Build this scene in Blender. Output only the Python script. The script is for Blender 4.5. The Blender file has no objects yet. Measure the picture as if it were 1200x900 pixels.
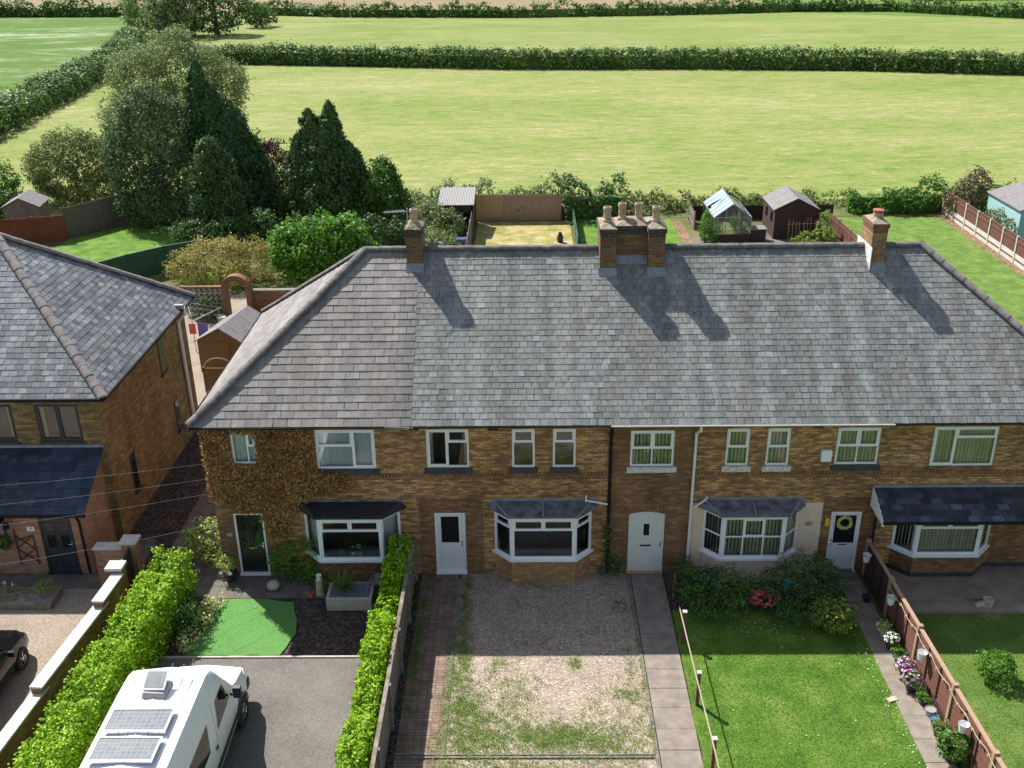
import bpy, math, random
import numpy as np
from math import radians as R, sin, cos, pi
from mathutils import Vector, Matrix

random.seed(7)
rng = np.random.default_rng(7)
sc = bpy.context.scene
COL = sc.collection

# ------------------------------------------------------------------ camera
F, PIT, YAW, ROL, CD, CH = 1188.97, R(24.445), R(-.85), R(-.75), 25.843, 18.1
fw = Vector((sin(YAW)*cos(PIT), cos(YAW)*cos(PIT), -sin(PIT)))
rt0 = Vector((cos(YAW), -sin(YAW), 0)); up0 = rt0.cross(fw)
rt = cos(ROL)*rt0 + sin(ROL)*up0; up = -sin(ROL)*rt0 + cos(ROL)*up0
cam = bpy.data.objects.new('camera', bpy.data.cameras.new('camera')); COL.objects.link(cam)
cam.data.sensor_width = 36; cam.data.lens = F/1200*36; cam.data.clip_start = .5; cam.data.clip_end = 3000
m3 = Matrix((rt, up, -fw)).transposed()
cam.matrix_world = Matrix.Translation((0, -CD, CH)) @ m3.to_4x4()
sc.camera = cam
# ------------------------------------------------------------------ world + sun
SUN = Vector((-.60, .66, 1.0)).normalized()
elev = math.asin(SUN.z); azim = math.atan2(SUN.x, SUN.y)
w = bpy.data.worlds.new('World'); sc.world = w; w.use_nodes = True
nt = w.node_tree; nt.nodes.clear()
sky = nt.nodes.new('ShaderNodeTexSky'); sky.sky_type = 'NISHITA'; sky.sun_disc = False
sky.sun_elevation = elev; sky.sun_rotation = azim; sky.dust_density = 1.2; sky.air_density = 1.0
bg = nt.nodes.new('ShaderNodeBackground'); bg.inputs[1].default_value = .100
ow = nt.nodes.new('ShaderNodeOutputWorld')
hs = nt.nodes.new('ShaderNodeHueSaturation'); hs.inputs['Saturation'].default_value = .7
nt.links.new(sky.outputs[0], hs.inputs['Color']); nt.links.new(hs.outputs[0], bg.inputs[0]); nt.links.new(bg.outputs[0], ow.inputs[0])
sl = bpy.data.lights.new('sun', 'SUN'); sl.energy = 5.0; sl.angle = R(.5); sl.color = (1, .96, .88)
so = bpy.data.objects.new('sun', sl); COL.objects.link(so)
so.rotation_euler = (-SUN).to_track_quat('-Z', 'Y').to_euler()
vs = sc.view_settings; vs.view_transform = 'Standard'; vs.look = 'None'; vs.gamma = 1; vs.exposure = .8
vs.use_curve_mapping = False

# ------------------------------------------------------------------ materials
def S(r, g, b):
    f = lambda c: (c/255/12.92) if c/255 <= .04045 else ((c/255+.055)/1.055)**2.4
    return (f(r), f(g), f(b), 1)
class N:
    def __init__(s, name):
        s.m = bpy.data.materials.new(name); s.m.use_nodes = True; s.t = s.m.node_tree; s.t.nodes.clear()
        s.out = s.n('ShaderNodeOutputMaterial'); s.b = s.n('ShaderNodeBsdfPrincipled'); s.l(s.b.outputs[0], s.out.inputs[0])
    def n(s, ty, **k):
        x = s.t.nodes.new(ty)
        for a, v in k.items(): setattr(x, a, v)
        return x
    def l(s, a, b): s.t.links.new(a, b)
    def coord(s, kind='Object', scale=(1, 1, 1), rot=(0, 0, 0)):
        c = s.n('ShaderNodeTexCoord'); mp = s.n('ShaderNodeMapping')
        mp.inputs['Scale'].default_value = scale; mp.inputs['Rotation'].default_value = rot
        s.l(c.outputs[kind], mp.inputs[0]); return mp.outputs[0]
    def noise(s, vec, scale, detail=4, rough=.6, dist=0):
        x = s.n('ShaderNodeTexNoise'); x.inputs['Scale'].default_value = scale; x.inputs['Detail'].default_value = detail
        x.inputs['Roughness'].default_value = rough; x.inputs['Distortion'].default_value = dist
        if vec: s.l(vec, x.inputs['Vector'])
        return x.outputs['Fac']
    def ramp(s, fac, stops, interp='LINEAR'):
        x = s.n('ShaderNodeValToRGB'); x.color_ramp.interpolation = interp
        e = x.color_ramp.elements
        while len(e) < len(stops): e.new(.5)
        for i, (p, c) in enumerate(stops): e[i].position = p; e[i].color = c if len(c) == 4 else (*c, 1)
        s.l(fac, x.inputs[0]); return x.outputs[0]
    def mix(s, fac, a, b, mode='MIX'):
        x = s.n('ShaderNodeMix', data_type='RGBA', blend_type=mode)
        for i, v in ((0, fac), (6, a), (7, b)):
            if isinstance(v, (int, float)): x.inputs[i].default_value = v
            elif isinstance(v, tuple): x.inputs[i].default_value = v
            else: s.l(v, x.inputs[i])
        return x.outputs[2]
    def base(s, c):
        if isinstance(c, tuple): s.b.inputs['Base Color'].default_value = c
        else: s.l(c, s.b.inputs['Base Color'])
    def set(s, rough=.8, metal=0, spec=None, trans=None):
        s.b.inputs['Roughness'].default_value = rough; s.b.inputs['Metallic'].default_value = metal
        if spec is not None: s.b.inputs['Specular IOR Level'].default_value = spec
    def bump(s, h, dist=.02, strength=.6):
        x = s.n('ShaderNodeBump'); x.inputs['Distance'].default_value = dist; x.inputs['Strength'].default_value = strength
        s.l(h, x.inputs['Height']); s.l(x.outputs[0], s.b.inputs['Normal'])
G = lambda v: (v, v, v, 1)

def plain(name, c, rough=.6, metal=0, var=.12, scale=6, spec=None, stretch=(1, 1, 1)):
    k = N(name); v = k.coord('Object', stretch); f = k.noise(v, scale, 5)
    d = tuple(x*(1-var*1.6) for x in c[:3])+(1,); e = tuple(min(1, x*(1+var)) for x in c[:3])+(1,)
    k.base(k.ramp(f, [(.3, d), (.7, e)])); k.set(rough, metal, spec); return k.m

def brick(name, a, b, gold, mortar, amt=.5, bw=.225, rh=.075, seed=0, dark=None):
    k = N(name); uv = k.coord('UV')
    br = k.n('ShaderNodeTexBrick'); k.l(uv, br.inputs['Vector'])
    br.inputs['Color1'].default_value = a; br.inputs['Color2'].default_value = b; br.inputs['Mortar'].default_value = mortar
    br.inputs['Scale'].default_value = 1; br.inputs['Mortar Size'].default_value = .007; br.inputs['Mortar Smooth'].default_value = .2
    br.inputs['Brick Width'].default_value = bw; br.inputs['Row Height'].default_value = rh; br.inputs['Bias'].default_value = 0
    # second brick random for golden and dark bricks
    b2 = k.n('ShaderNodeTexBrick'); k.l(k.coord('UV', (1, 1, 1)), b2.inputs['Vector'])
    b2.inputs['Color1'].default_value = G(0); b2.inputs['Color2'].default_value = G(1); b2.inputs['Mortar'].default_value = G(.3)
    b2.inputs['Scale'].default_value = 1; b2.inputs['Mortar Size'].default_value = .007
    b2.inputs['Brick Width'].default_value = bw; b2.inputs['Row Height'].default_value = rh; b2.inputs['Bias'].default_value = -.1
    b2.offset_frequency = 2; b2.squash = 1.0
    v2 = k.coord('UV', (1.6/.75*1.0, 9, 1)); nz = k.noise(v2, 1.0, 3, .6)
    mm = k.n('ShaderNodeMath', operation='ADD'); k.l(nz, mm.inputs[0]); 
    sc2 = k.n('ShaderNodeMath', operation='MULTIPLY'); k.l(b2.outputs['Color'], sc2.inputs[0]); sc2.inputs[1].default_value = .35
    k.l(sc2.outputs[0], mm.inputs[1])
    gf = k.ramp(mm.outputs[0], [(.60-.16*amt, G(0)), (.86-.12*amt, G(1))])
    c = k.mix(gf, br.outputs['Color'], gold)
    df = k.ramp(k.noise(k.coord('UV', (2.2, 7, 1)), 2.3, 4, .7), [(.5, G(0)), (.66, G(.75))])
    c = k.mix(df, c, dark or tuple(x*.45 for x in a[:3])+(1,))
    # mortar back on top
    c = k.mix(br.outputs['Fac'], c, mortar)
    st = k.ramp(k.noise(k.coord('UV', (.5, .35, 1)), 1.5, 5), [(.35, G(.72)), (.65, G(1.15))])
    c = k.mix(1., c, st, 'MULTIPLY')
    k.base(c); k.set(.9, spec=.2)
    inv = k.n('ShaderNodeMath', operation='SUBTRACT'); inv.inputs[0].default_value = 1; k.l(br.outputs['Fac'], inv.inputs[1])
    k.bump(inv.outputs[0], .01, .7)
    return k.m
MORT = S(120, 104, 84)
M = {}
M['brick'] = brick('brown brick', S(146, 106, 72), S(100, 74, 54), S(206, 160, 106), MORT, .55)
M['brick_red'] = brick('red brown brick', S(130, 92, 66), S(92, 66, 50), S(160, 120, 84), MORT, .25)
M['brick_soldier'] = brick('soldier brick', S(126, 84, 58), S(90, 60, 44), S(160, 112, 72), S(160, 140, 112), .1, .10, .24)
M['brick_pale'] = brick('bay brick', S(176, 128, 84), S(140, 98, 64), S(200, 156, 104), S(150, 134, 112), .5)
M['brick_lh'] = brick('neighbour brick', S(128, 102, 68), S(98, 78, 54), S(166, 136, 90), MORT, .4)
M['brick_porch'] = brick('porch brick', S(164, 122, 98), S(140, 102, 80), S(178, 138, 110), S(160, 138, 118), .4)
M['brick_chim'] = brick('chimney brick', S(112, 80, 60), S(74, 56, 46), S(132, 98, 72), S(132, 120, 102), .3)
M['brick_orange'] = brick('orange chimney brick', S(140, 100, 72), S(104, 76, 58), S(160, 126, 92), S(150, 138, 118), .4)
M['brick_wall'] = brick('garden wall brick', S(138, 98, 72), S(100, 70, 56), S(160, 120, 86), S(140, 124, 104), .3)
M['white'] = plain('white plastic frame', (.78, .79, .8, 1), .35, var=.03)
M['white_old'] = plain('white weathered paint', (.62, .61, .58, 1), .6, var=.15, scale=12)
M['door_white'] = plain('white door', (.7, .71, .71, 1), .4, var=.04)
M['door_cream'] = plain('off white painted door', (.6, .6, .55, 1), .5, var=.05)
M['door_black'] = plain('black door', (.012, .018, .018, 1), .25)
M['door_grey'] = plain('anthracite door', (.03, .036, .045, 1), .4)
M['anth'] = plain('anthracite frame', (.035, .04, .048, 1), .45)
M['sill_dark'] = plain('blue black sill tile', (.035, .04, .055, 1), .5, var=.3)
M['sill_stone'] = plain('flaking white sill', (.6, .58, .55, 1), .8, var=.3, scale=14)
M['cream'] = plain('cream render', S(214, 192, 168), .9, var=.07, scale=2.5)
M['felt_dark'] = plain('black roofing felt', (.018, .018, .022, 1), .55, var=.5, scale=8)
M['lead'] = plain('grey lead roof', (.13, .14, .16, 1), .6, var=.45, scale=4)
M['lead_flash'] = plain('lead flashing', S(126, 132, 142), .5, var=.2)
M['ridge'] = plain('dark ridge tile', S(104, 99, 98), .85, var=.35, scale=5)
M['ridge_l'] = plain('grey hip tile', S(128, 120, 120), .85, var=.25, scale=5)
M['pot'] = plain('clay chimney pot', S(176, 152, 128), .85, var=.35, scale=14)
M['flaunch'] = plain('mortar flaunching', S(140, 128, 112), .95, var=.35, scale=8)
M['soot'] = plain('sooty brick', S(78, 68, 60), .95, var=.4, scale=12)
M['black'] = plain('black plastic', (.012, .012, .014, 1), .75, spec=.2)
M['pipe_white'] = plain('white plastic pipe', (.7, .7, .68, 1), .4, var=.06)
M['pipe_grey'] = plain('grey plastic pipe', S(150, 146, 146), .5, var=.1)
M['metal'] = plain('dull metal', (.45, .45, .46, 1), .4, .8)
M['chrome'] = plain('bright metal', (.7, .7, .72, 1), .2, 1)
M['concrete'] = plain('pale concrete', S(178, 172, 162), .9, var=.14, scale=5)
M['coping'] = plain('pale coping stone', S(186, 184, 178), .85, var=.1, scale=5)
M['kerb'] = plain('mossy kerb', S(122, 116, 104), .95, var=.3, scale=9)
M['wood_brown'] = plain('brown stained wood', S(104, 66, 54), .8, var=.25, scale=5, stretch=(1, 1, 4))
M['wood_dark'] = plain('dark stained wood', S(62, 40, 38), .8, var=.25, scale=5, stretch=(4, 4, .6))
M['wood_grey'] = plain('weathered grey wood', S(120, 110, 100), .9, var=.35, scale=4, stretch=(1, 1, 6))
M['wood_light'] = plain('pale new wood', S(178, 146, 104), .85, var=.15, scale=4, stretch=(5, 5, .6))
M['wood_mid'] = plain('tan wood panel', S(158, 130, 108), .85, var=.15, scale=4, stretch=(5, 5, .6))
M['wood_red'] = plain('red brown painted fence', S(120, 64, 42), .85, var=.15, scale=4)
M['wood_shed'] = plain('honey brown shed wood', S(116, 88, 54), .8, var=.25, scale=5, stretch=(1, 1, 6))
M['greenp'] = plain('green fence paint', S(48, 84, 62), .7, var=.12)
M['teal'] = plain('teal painted boards', S(146, 184, 184), .6, var=.08)
M['felt_grey'] = plain('grey roofing felt', S(120, 116, 118), .9, var=.2, scale=6)
M['rope'] = plain('pale rope rail', S(160, 148, 128), .9, var=.1)
M['rubber'] = plain('tyre rubber', (.02, .02, .02, 1), .8)
M['van'] = plain('white van paint', (.8, .8, .8, 1), .25, var=.02, scale=1.5)
M['trim'] = plain('dark plastic trim', (.025, .025, .028, 1), .5)
M['carblack'] = plain('black car paint', (.006, .006, .008, 1), .12)
M['lamp'] = plain('headlamp plastic', (.6, .62, .65, 1), .1)
M['rust'] = plain('terracotta', S(150, 92, 70), .85, var=.2)
M['blue'] = plain('blue plastic', S(60, 100, 150), .5)
M['bluelt'] = plain('light blue plastic', S(90, 170, 200), .5)
M['stone'] = plain('pale boulder', S(180, 172, 150), .9, var=.2, scale=7)
M['slate_chip'] = plain('blue grey chips', S(104, 112, 122), .8, var=.6, scale=16)
M['purple'] = plain('purple cloth', S(120, 104, 176), .9)
M['pinkcl'] = plain('coral cloth', S(220, 110, 100), .9)
M['curtain'] = plain('pale curtain', S(196, 200, 204), .9, var=.12, scale=9, stretch=(6, 6, .3))
M['curtain_tan'] = plain('tan curtain', S(176, 160, 130), .9, var=.2, scale=9, stretch=(6, 6, .3))
M['blind'] = plain('vertical blind fabric', S(206, 200, 176), .8, var=.08)
M['room'] = plain('dim room', S(70, 62, 54), .9, var=.3, scale=2)
M['wreathm'] = plain('cream dried flowers', S(214, 206, 160), .9, var=.3, scale=20)
M['trunk'] = plain('bark', S(92, 78, 64), .95, var=.3, scale=9, stretch=(3, 3, .5))
M['tarp'] = plain('grey tarpaulin', S(110, 116, 120), .6)

def glass(name='window glass', tint=(.9, .95, .95, 1), clear=.62):
    k = N(name); k.t.nodes.remove(k.b)
    g = k.n('ShaderNodeBsdfGlossy'); g.inputs['Roughness'].default_value = .02; g.inputs['Color'].default_value = (.95, .97, 1, 1)
    t = k.n('ShaderNodeBsdfTransparent'); t.inputs[0].default_value = tint
    fr = k.n('ShaderNodeFresnel'); fr.inputs[0].default_value = 1.5
    ad = k.n('ShaderNodeMath', operation='MULTIPLY_ADD'); k.l(fr.outputs[0], ad.inputs[0]); ad.inputs[1].default_value = 1.6; ad.inputs[2].default_value = 1-clear-.345
    mx = k.n('ShaderNodeMixShader'); k.l(ad.outputs[0], mx.inputs[0]); k.l(t.outputs[0], mx.inputs[1]); k.l(g.outputs[0], mx.inputs[2])
    k.l(mx.outputs[0], k.out.inputs[0]); return k.m
M['glass'] = glass()
M['glass_gh'] = glass('greenhouse glass', (.9, .95, .95, 1), .45)
k = N('dark vehicle glass'); k.base((.01, .012, .014, 1)); k.set(.03); M['glass_car'] = k.m
k = N('brown tinted glass'); k.base((.035, .02, .014, 1)); k.set(.05); M['glass_tint'] = k.m
k = N('glazed dark glass'); k.base((.012, .014, .016, 1)); k.set(.05); M['glass_dark'] = k.m

def slate(name, stops, streak=.25, tint=None, wear=.5):
    k = N(name); g = k.n('ShaderNodeNewGeometry')
    c = k.ramp(g.outputs['Random Per Island'], stops)
    fine = k.ramp(k.noise(k.coord('Object'), 14, 5, .7), [(.3, G(.78)), (.7, G(1.18))])
    c = k.mix(1., c, fine, 'MULTIPLY')
    s1 = k.ramp(k.noise(k.coord('Object', (1.6, .10, .10)), 1.2, 6, .7), [(.36, G(1-streak*1.25)), (.64, G(1+streak*.6))])
    c = k.mix(1., c, s1, 'MULTIPLY')
    s2 = k.ramp(k.noise(k.coord('Object', (1.5, .35, .35)), .9, 3), [(.54, G(0)), (.70, G(.5))])
    c = k.mix(s2, c, tint or S(112, 98, 92))
    li = k.ramp(k.noise(k.coord('Object'), 26, 3, .6), [(.64, G(0)), (.70, G(wear))])
    c = k.mix(li, c, S(190, 190, 178))
    dk = k.ramp(k.noise(k.coord('Object'), 11, 2, .5), [(.70, G(0)), (.73, G(.85))])
    c = k.mix(dk, c, S(58, 56, 56))
    ms = k.ramp(k.noise(k.coord('Object', (.7, .7, .7)), 2.4, 6, .75), [(.56, G(0)), (.70, G(.4))])
    c = k.mix(ms, c, S(116, 112, 92))
    k.base(c); k.set(.62, spec=.35); k.bump(k.noise(k.coord('Object'), 40, 4), .004, .5)
    return k.m
M['slate_l'] = slate('purple grey slate', [(0, S(112, 107, 106)), (.4, S(122, 117, 116)), (.8, S(131, 126, 124)), (1, S(140, 134, 132))], .22, S(112, 102, 96), .25)
M['slate_r'] = slate('blue grey slate', [(0, S(106, 107, 107)), (.15, S(118, 120, 119)), (.6, S(128, 131, 130)), (.8, S(135, 138, 137)), (.92, S(122, 116, 118)), (1, S(146, 150, 150))], .25)
M['slate_lh'] = slate('grey slate', [(0, S(84, 88, 96)), (.4, S(104, 108, 116)), (.8, S(122, 124, 130)), (1, S(142, 142, 146))], .2, S(110, 104, 98), .25)
M['slate_canopy'] = slate('dark porch slate', [(0, S(46, 50, 60)), (.5, S(60, 66, 78)), (.85, S(76, 84, 98)), (1, S(100, 108, 122))], .2, S(60, 58, 60), .15)
M['slate_porch'] = slate('blue porch slate', [(0, S(34, 44, 60)), (.5, S(44, 56, 74)), (1, S(56, 70, 90))], .2, S(38, 44, 52), .1)
k = N('roof underlay'); k.base(S(50, 48, 50)); k.set(.9); M['under'] = k.m

# ground materials
def field(name, stops, sx=.035, sy=.55, blotch=.35):
    k = N(name)
    a = k.noise(k.coord('Object', (sx, sy, 1), (0, 0, .02)), 1, 8, .72, 1.2)
    b = k.noise(k.coord('Object', (.35, 1.1, 1)), 1.2, 7, .8, .6)
    c0 = k.noise(k.coord('Object', (.02, .05, 1)), 1.3, 4)
    m = k.mix(.5, a, b); m = k.mix(.25, m, c0)
    c = k.ramp(m, stops)
    fine = k.ramp(k.noise(k.coord('Object', (.9, 2.2, 1)), 2.0, 7, .85), [(.32, G(.62)), (.68, G(1.28))])
    k.base(k.mix(1., c, fine, 'MULTIPLY')); k.set(.95, spec=.1); return k.m
M['hay'] = field('cut hay field', [(.39, S(96, 116, 52)), (.46, S(114, 130, 66)), (.54, S(138, 140, 90)), (.62, S(164, 156, 116))], .30, 1.0)
M['hay2'] = field('far hay field', [(.38, S(94, 114, 52)), (.47, S(112, 128, 66)), (.55, S(132, 138, 86)), (.63, S(150, 148, 106))], .08, .3)
M['greenfield'] = field('green field', [(.35, S(66, 90, 34)), (.48, S(80, 106, 42)), (.53, S(100, 122, 70)), (.59, S(158, 166, 142))], .07, .16)
M['brownfield'] = field('brown field', [(.35, S(112, 110, 74)), (.5, S(134, 120, 94)), (.65, S(146, 130, 106))], .02, .1)
M['pasture'] = field('rough pasture', [(.3, S(76, 104, 48)), (.5, S(96, 122, 58)), (.7, S(116, 136, 72))], .05, .2)

def lawn(name, stops, sc1=1.2, fine=22, mow=None):
    k = N(name); v = k.coord('Object')
    m = k.mix(.5, k.noise(v, sc1, 5, .6), k.noise(v, 9, 6, .8))
    c = k.ramp(m, stops)
    f = k.ramp(k.noise(v, fine, 4, .9), [(.3, G(.62)), (.7, G(1.35))])
    k.base(k.mix(1., c, f, 'MULTIPLY')); k.set(.9, spec=.15); k.bump(k.noise(v, fine*2, 5, .9), .05, .9); return k.m
M['lawn'] = lawn('garden lawn', [(.36, S(64, 100, 34)), (.46, S(84, 122, 42)), (.55, S(108, 138, 56)), (.65, S(150, 154, 94))])
M['lawn2'] = lawn('pale garden lawn', [(.36, S(74, 104, 44)), (.47, S(92, 122, 52)), (.56, S(116, 138, 70)), (.68, S(142, 150, 96))])
M['turf'] = lawn('artificial turf', [(.3, S(94, 146, 76)), (.5, S(106, 158, 86)), (.7, S(118, 166, 96))], .8, 30)
M['lawn_dry'] = lawn('dry patchy lawn', [(.38, S(104, 124, 52)), (.47, S(142, 142, 78)), (.54, S(178, 160, 116)), (.64, S(190, 174, 138))], .9)
M['rough'] = lawn('rough garden ground', [(.34, S(66, 84, 38)), (.5, S(96, 104, 60)), (.62, S(120, 104, 80)), (.7, S(110, 84, 64))], .5, 12)
def speck(name, stops, scale=30, bump=.02, stain=.2, big=.8):
    k = N(name); v = k.coord('Object')
    x = k.n('ShaderNodeTexVoronoi'); x.inputs['Scale'].default_value = scale; k.l(v, x.inputs['Vector'])
    s = k.n('ShaderNodeSeparateColor'); k.l(x.outputs['Color'], s.inputs[0])
    c = k.ramp(s.outputs[0], stops)
    st = k.ramp(k.noise(v, big, 5, .7), [(.3, G(1-stain)), (.7, G(1+stain*.6))])
    k.base(k.mix(1., c, st, 'MULTIPLY')); k.set(.95, spec=.2); k.bump(x.outputs['Distance'], bump, .8); return k.m
M['gravel'] = speck('pinkish gravel', [(0, S(118, 105, 93)), (.4, S(148, 134, 120)), (.8, S(166, 152, 138)), (1, S(194, 184, 170))], 32, .014, .2)
M['soil'] = speck('dark soil', [(0, S(48, 42, 42)), (.6, S(72, 62, 60)), (1, S(110, 94, 88))], 18, .04, .4, 1.5)
M['earth'] = speck('brown earth', [(0, S(92, 72, 54)), (.6, S(128, 104, 80)), (1, S(160, 136, 110))], 14, .04, .3, 1)
M['asphalt'] = speck('worn asphalt drive', [(0, S(92, 89, 86)), (.6, S(111, 107, 102)), (1, S(128, 123, 116))], 60, .004, .3, .5)
M['drive'] = speck('pink gravel concrete drive', [(0, S(124, 114, 102)), (.6, S(146, 134, 120)), (1, S(166, 154, 140))], 40, .006, .2, .7)
M['slab'] = plain('concrete slab path', S(130, 120, 110), .9, var=.2, scale=3)
M['slab_dark'] = plain('dark paving slab', S(104, 96, 90), .9, var=.25, scale=3)
M['slab_pink'] = plain('pinkish concrete terrace', S(142, 124, 112), .9, var=.2, scale=2)
def paving():
    k = N('block paving'); uv = k.coord('UV')
    br = k.n('ShaderNodeTexBrick'); k.l(uv, br.inputs['Vector'])
    br.inputs['Color1'].default_value = S(142, 122, 108); br.inputs['Color2'].default_value = S(116, 98, 88); br.inputs['Mortar'].default_value = S(88, 76, 66)
    br.inputs['Scale'].default_value = 1; br.inputs['Mortar Size'].default_value = .008; br.inputs['Brick Width'].default_value = .2; br.inputs['Row Height'].default_value = .1; br.offset = 0.
    st = k.ramp(k.noise(k.coord('Object'), 1.4, 6, .7), [(.35, G(.75)), (.65, G(1.15))])
    c = k.mix(1., br.outputs['Color'], st, 'MULTIPLY')
    sp = k.ramp(k.noise(k.coord('Object'), 11, 2, .5), [(.74, G(0)), (.76, G(.8))])
    c = k.mix(sp, c, S(214, 206, 196))
    k.base(c); k.set(.9, spec=.2); return k.m
M['paving'] = paving()

def leaf(name, stops, trans=.35, rough=.55, nscale=.8):
    k = N(name); g = k.n('ShaderNodeNewGeometry')
    nz = k.noise(k.coord('Object'), nscale, 3)
    f = k.mix(.45, g.outputs['Random Per Island'], nz)
    c = k.ramp(f, stops); k.base(c); k.set(rough, spec=.3)
    t = k.n('ShaderNodeBsdfTranslucent'); k.l(c, t.inputs[0])
    mx = k.n('ShaderNodeMixShader'); mx.inputs[0].default_value = trans
    k.l(k.b.outputs[0], mx.inputs[1]); k.l(t.outputs[0], mx.inputs[2]); k.l(mx.outputs[0], k.out.inputs[0]); return k.m
def L3(a, b, c): return [(.2, a), (.5, b), (.8, c)]
M['lf_lime'] = leaf('lime hedge leaf', L3(S(72, 108, 14), S(128, 172, 22), S(178, 210, 48)), .36, nscale=2.2)
M['lf_dark'] = leaf('dark shrub leaf', L3(S(46, 72, 34), S(70, 102, 48), S(104, 134, 72)), .3)
M['lf_mid'] = leaf('mid green leaf', L3(S(52, 86, 30), S(76, 116, 42), S(112, 148, 66)), .3)
M['lf_bright'] = leaf('bright green leaf', L3(S(56, 98, 26), S(86, 138, 40), S(122, 166, 66)), .35, nscale=1.5)
M['lf_conifer'] = leaf('dark conifer leaf', L3(S(38, 66, 34), S(58, 92, 46), S(88, 122, 64)), .2)
M['lf_conifer2'] = leaf('conifer frond', L3(S(44, 70, 34), S(66, 94, 44), S(94, 122, 60)), .15)
M['lf_willow'] = leaf('grey green leaf', L3(S(86, 106, 60), S(118, 136, 84), S(154, 168, 116)), .4)
M['lf_hedge'] = leaf('hawthorn leaf', L3(S(52, 78, 34), S(76, 106, 46), S(112, 140, 70)), .3, nscale=.4)
M['lf_grey'] = leaf('grey green mixed leaf', L3(S(60, 84, 48), S(88, 112, 68), S(124, 144, 98)), .35)
M['lf_olive'] = leaf('olive brown leaf', L3(S(72, 88, 44), S(106, 120, 62), S(140, 148, 88)), .35)
M['lf_bronze'] = leaf('yellow bronze leaf', L3(S(112, 112, 52), S(150, 142, 76), S(186, 174, 104)), .4)
M['lf_redbrown'] = leaf('purple brown leaf', L3(S(58, 34, 36), S(86, 52, 50), S(110, 72, 62)), .2)
M['lf_brownshrub'] = leaf('brown green leaf', L3(S(74, 66, 46), S(100, 92, 62), S(128, 122, 86)), .2)
M['lf_ivy'] = leaf('golden dead ivy leaf', L3(S(92, 62, 30), S(136, 98, 50), S(184, 146, 88)), .15)
M['lf_pale'] = leaf('pale variegated leaf', L3(S(150, 166, 90), S(196, 206, 130), S(226, 226, 180)), .3)
M['lf_laurel'] = leaf('pale mottled laurel', L3(S(96, 120, 48), S(152, 170, 84), S(204, 206, 140)), .3)
M['lf_weed'] = leaf('weed leaf', L3(S(96, 128, 50), S(124, 152, 66), S(160, 172, 98)), .45, nscale=2.5)
M['fl_pink'] = leaf('pink petal', L3(S(214, 40, 76), S(236, 70, 100), S(244, 120, 140)), .3)
M['fl_mauve'] = leaf('mauve petal', L3(S(176, 90, 170), S(220, 150, 206), S(240, 214, 236)), .3)
M['fl_yellow'] = leaf('yellow flower', L3(S(214, 196, 60), S(228, 208, 70), S(240, 220, 90)), .3)
M['fl_white'] = leaf('white petal', L3(S(220, 220, 214), S(236, 236, 230), S(246, 246, 244)), .2)

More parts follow.
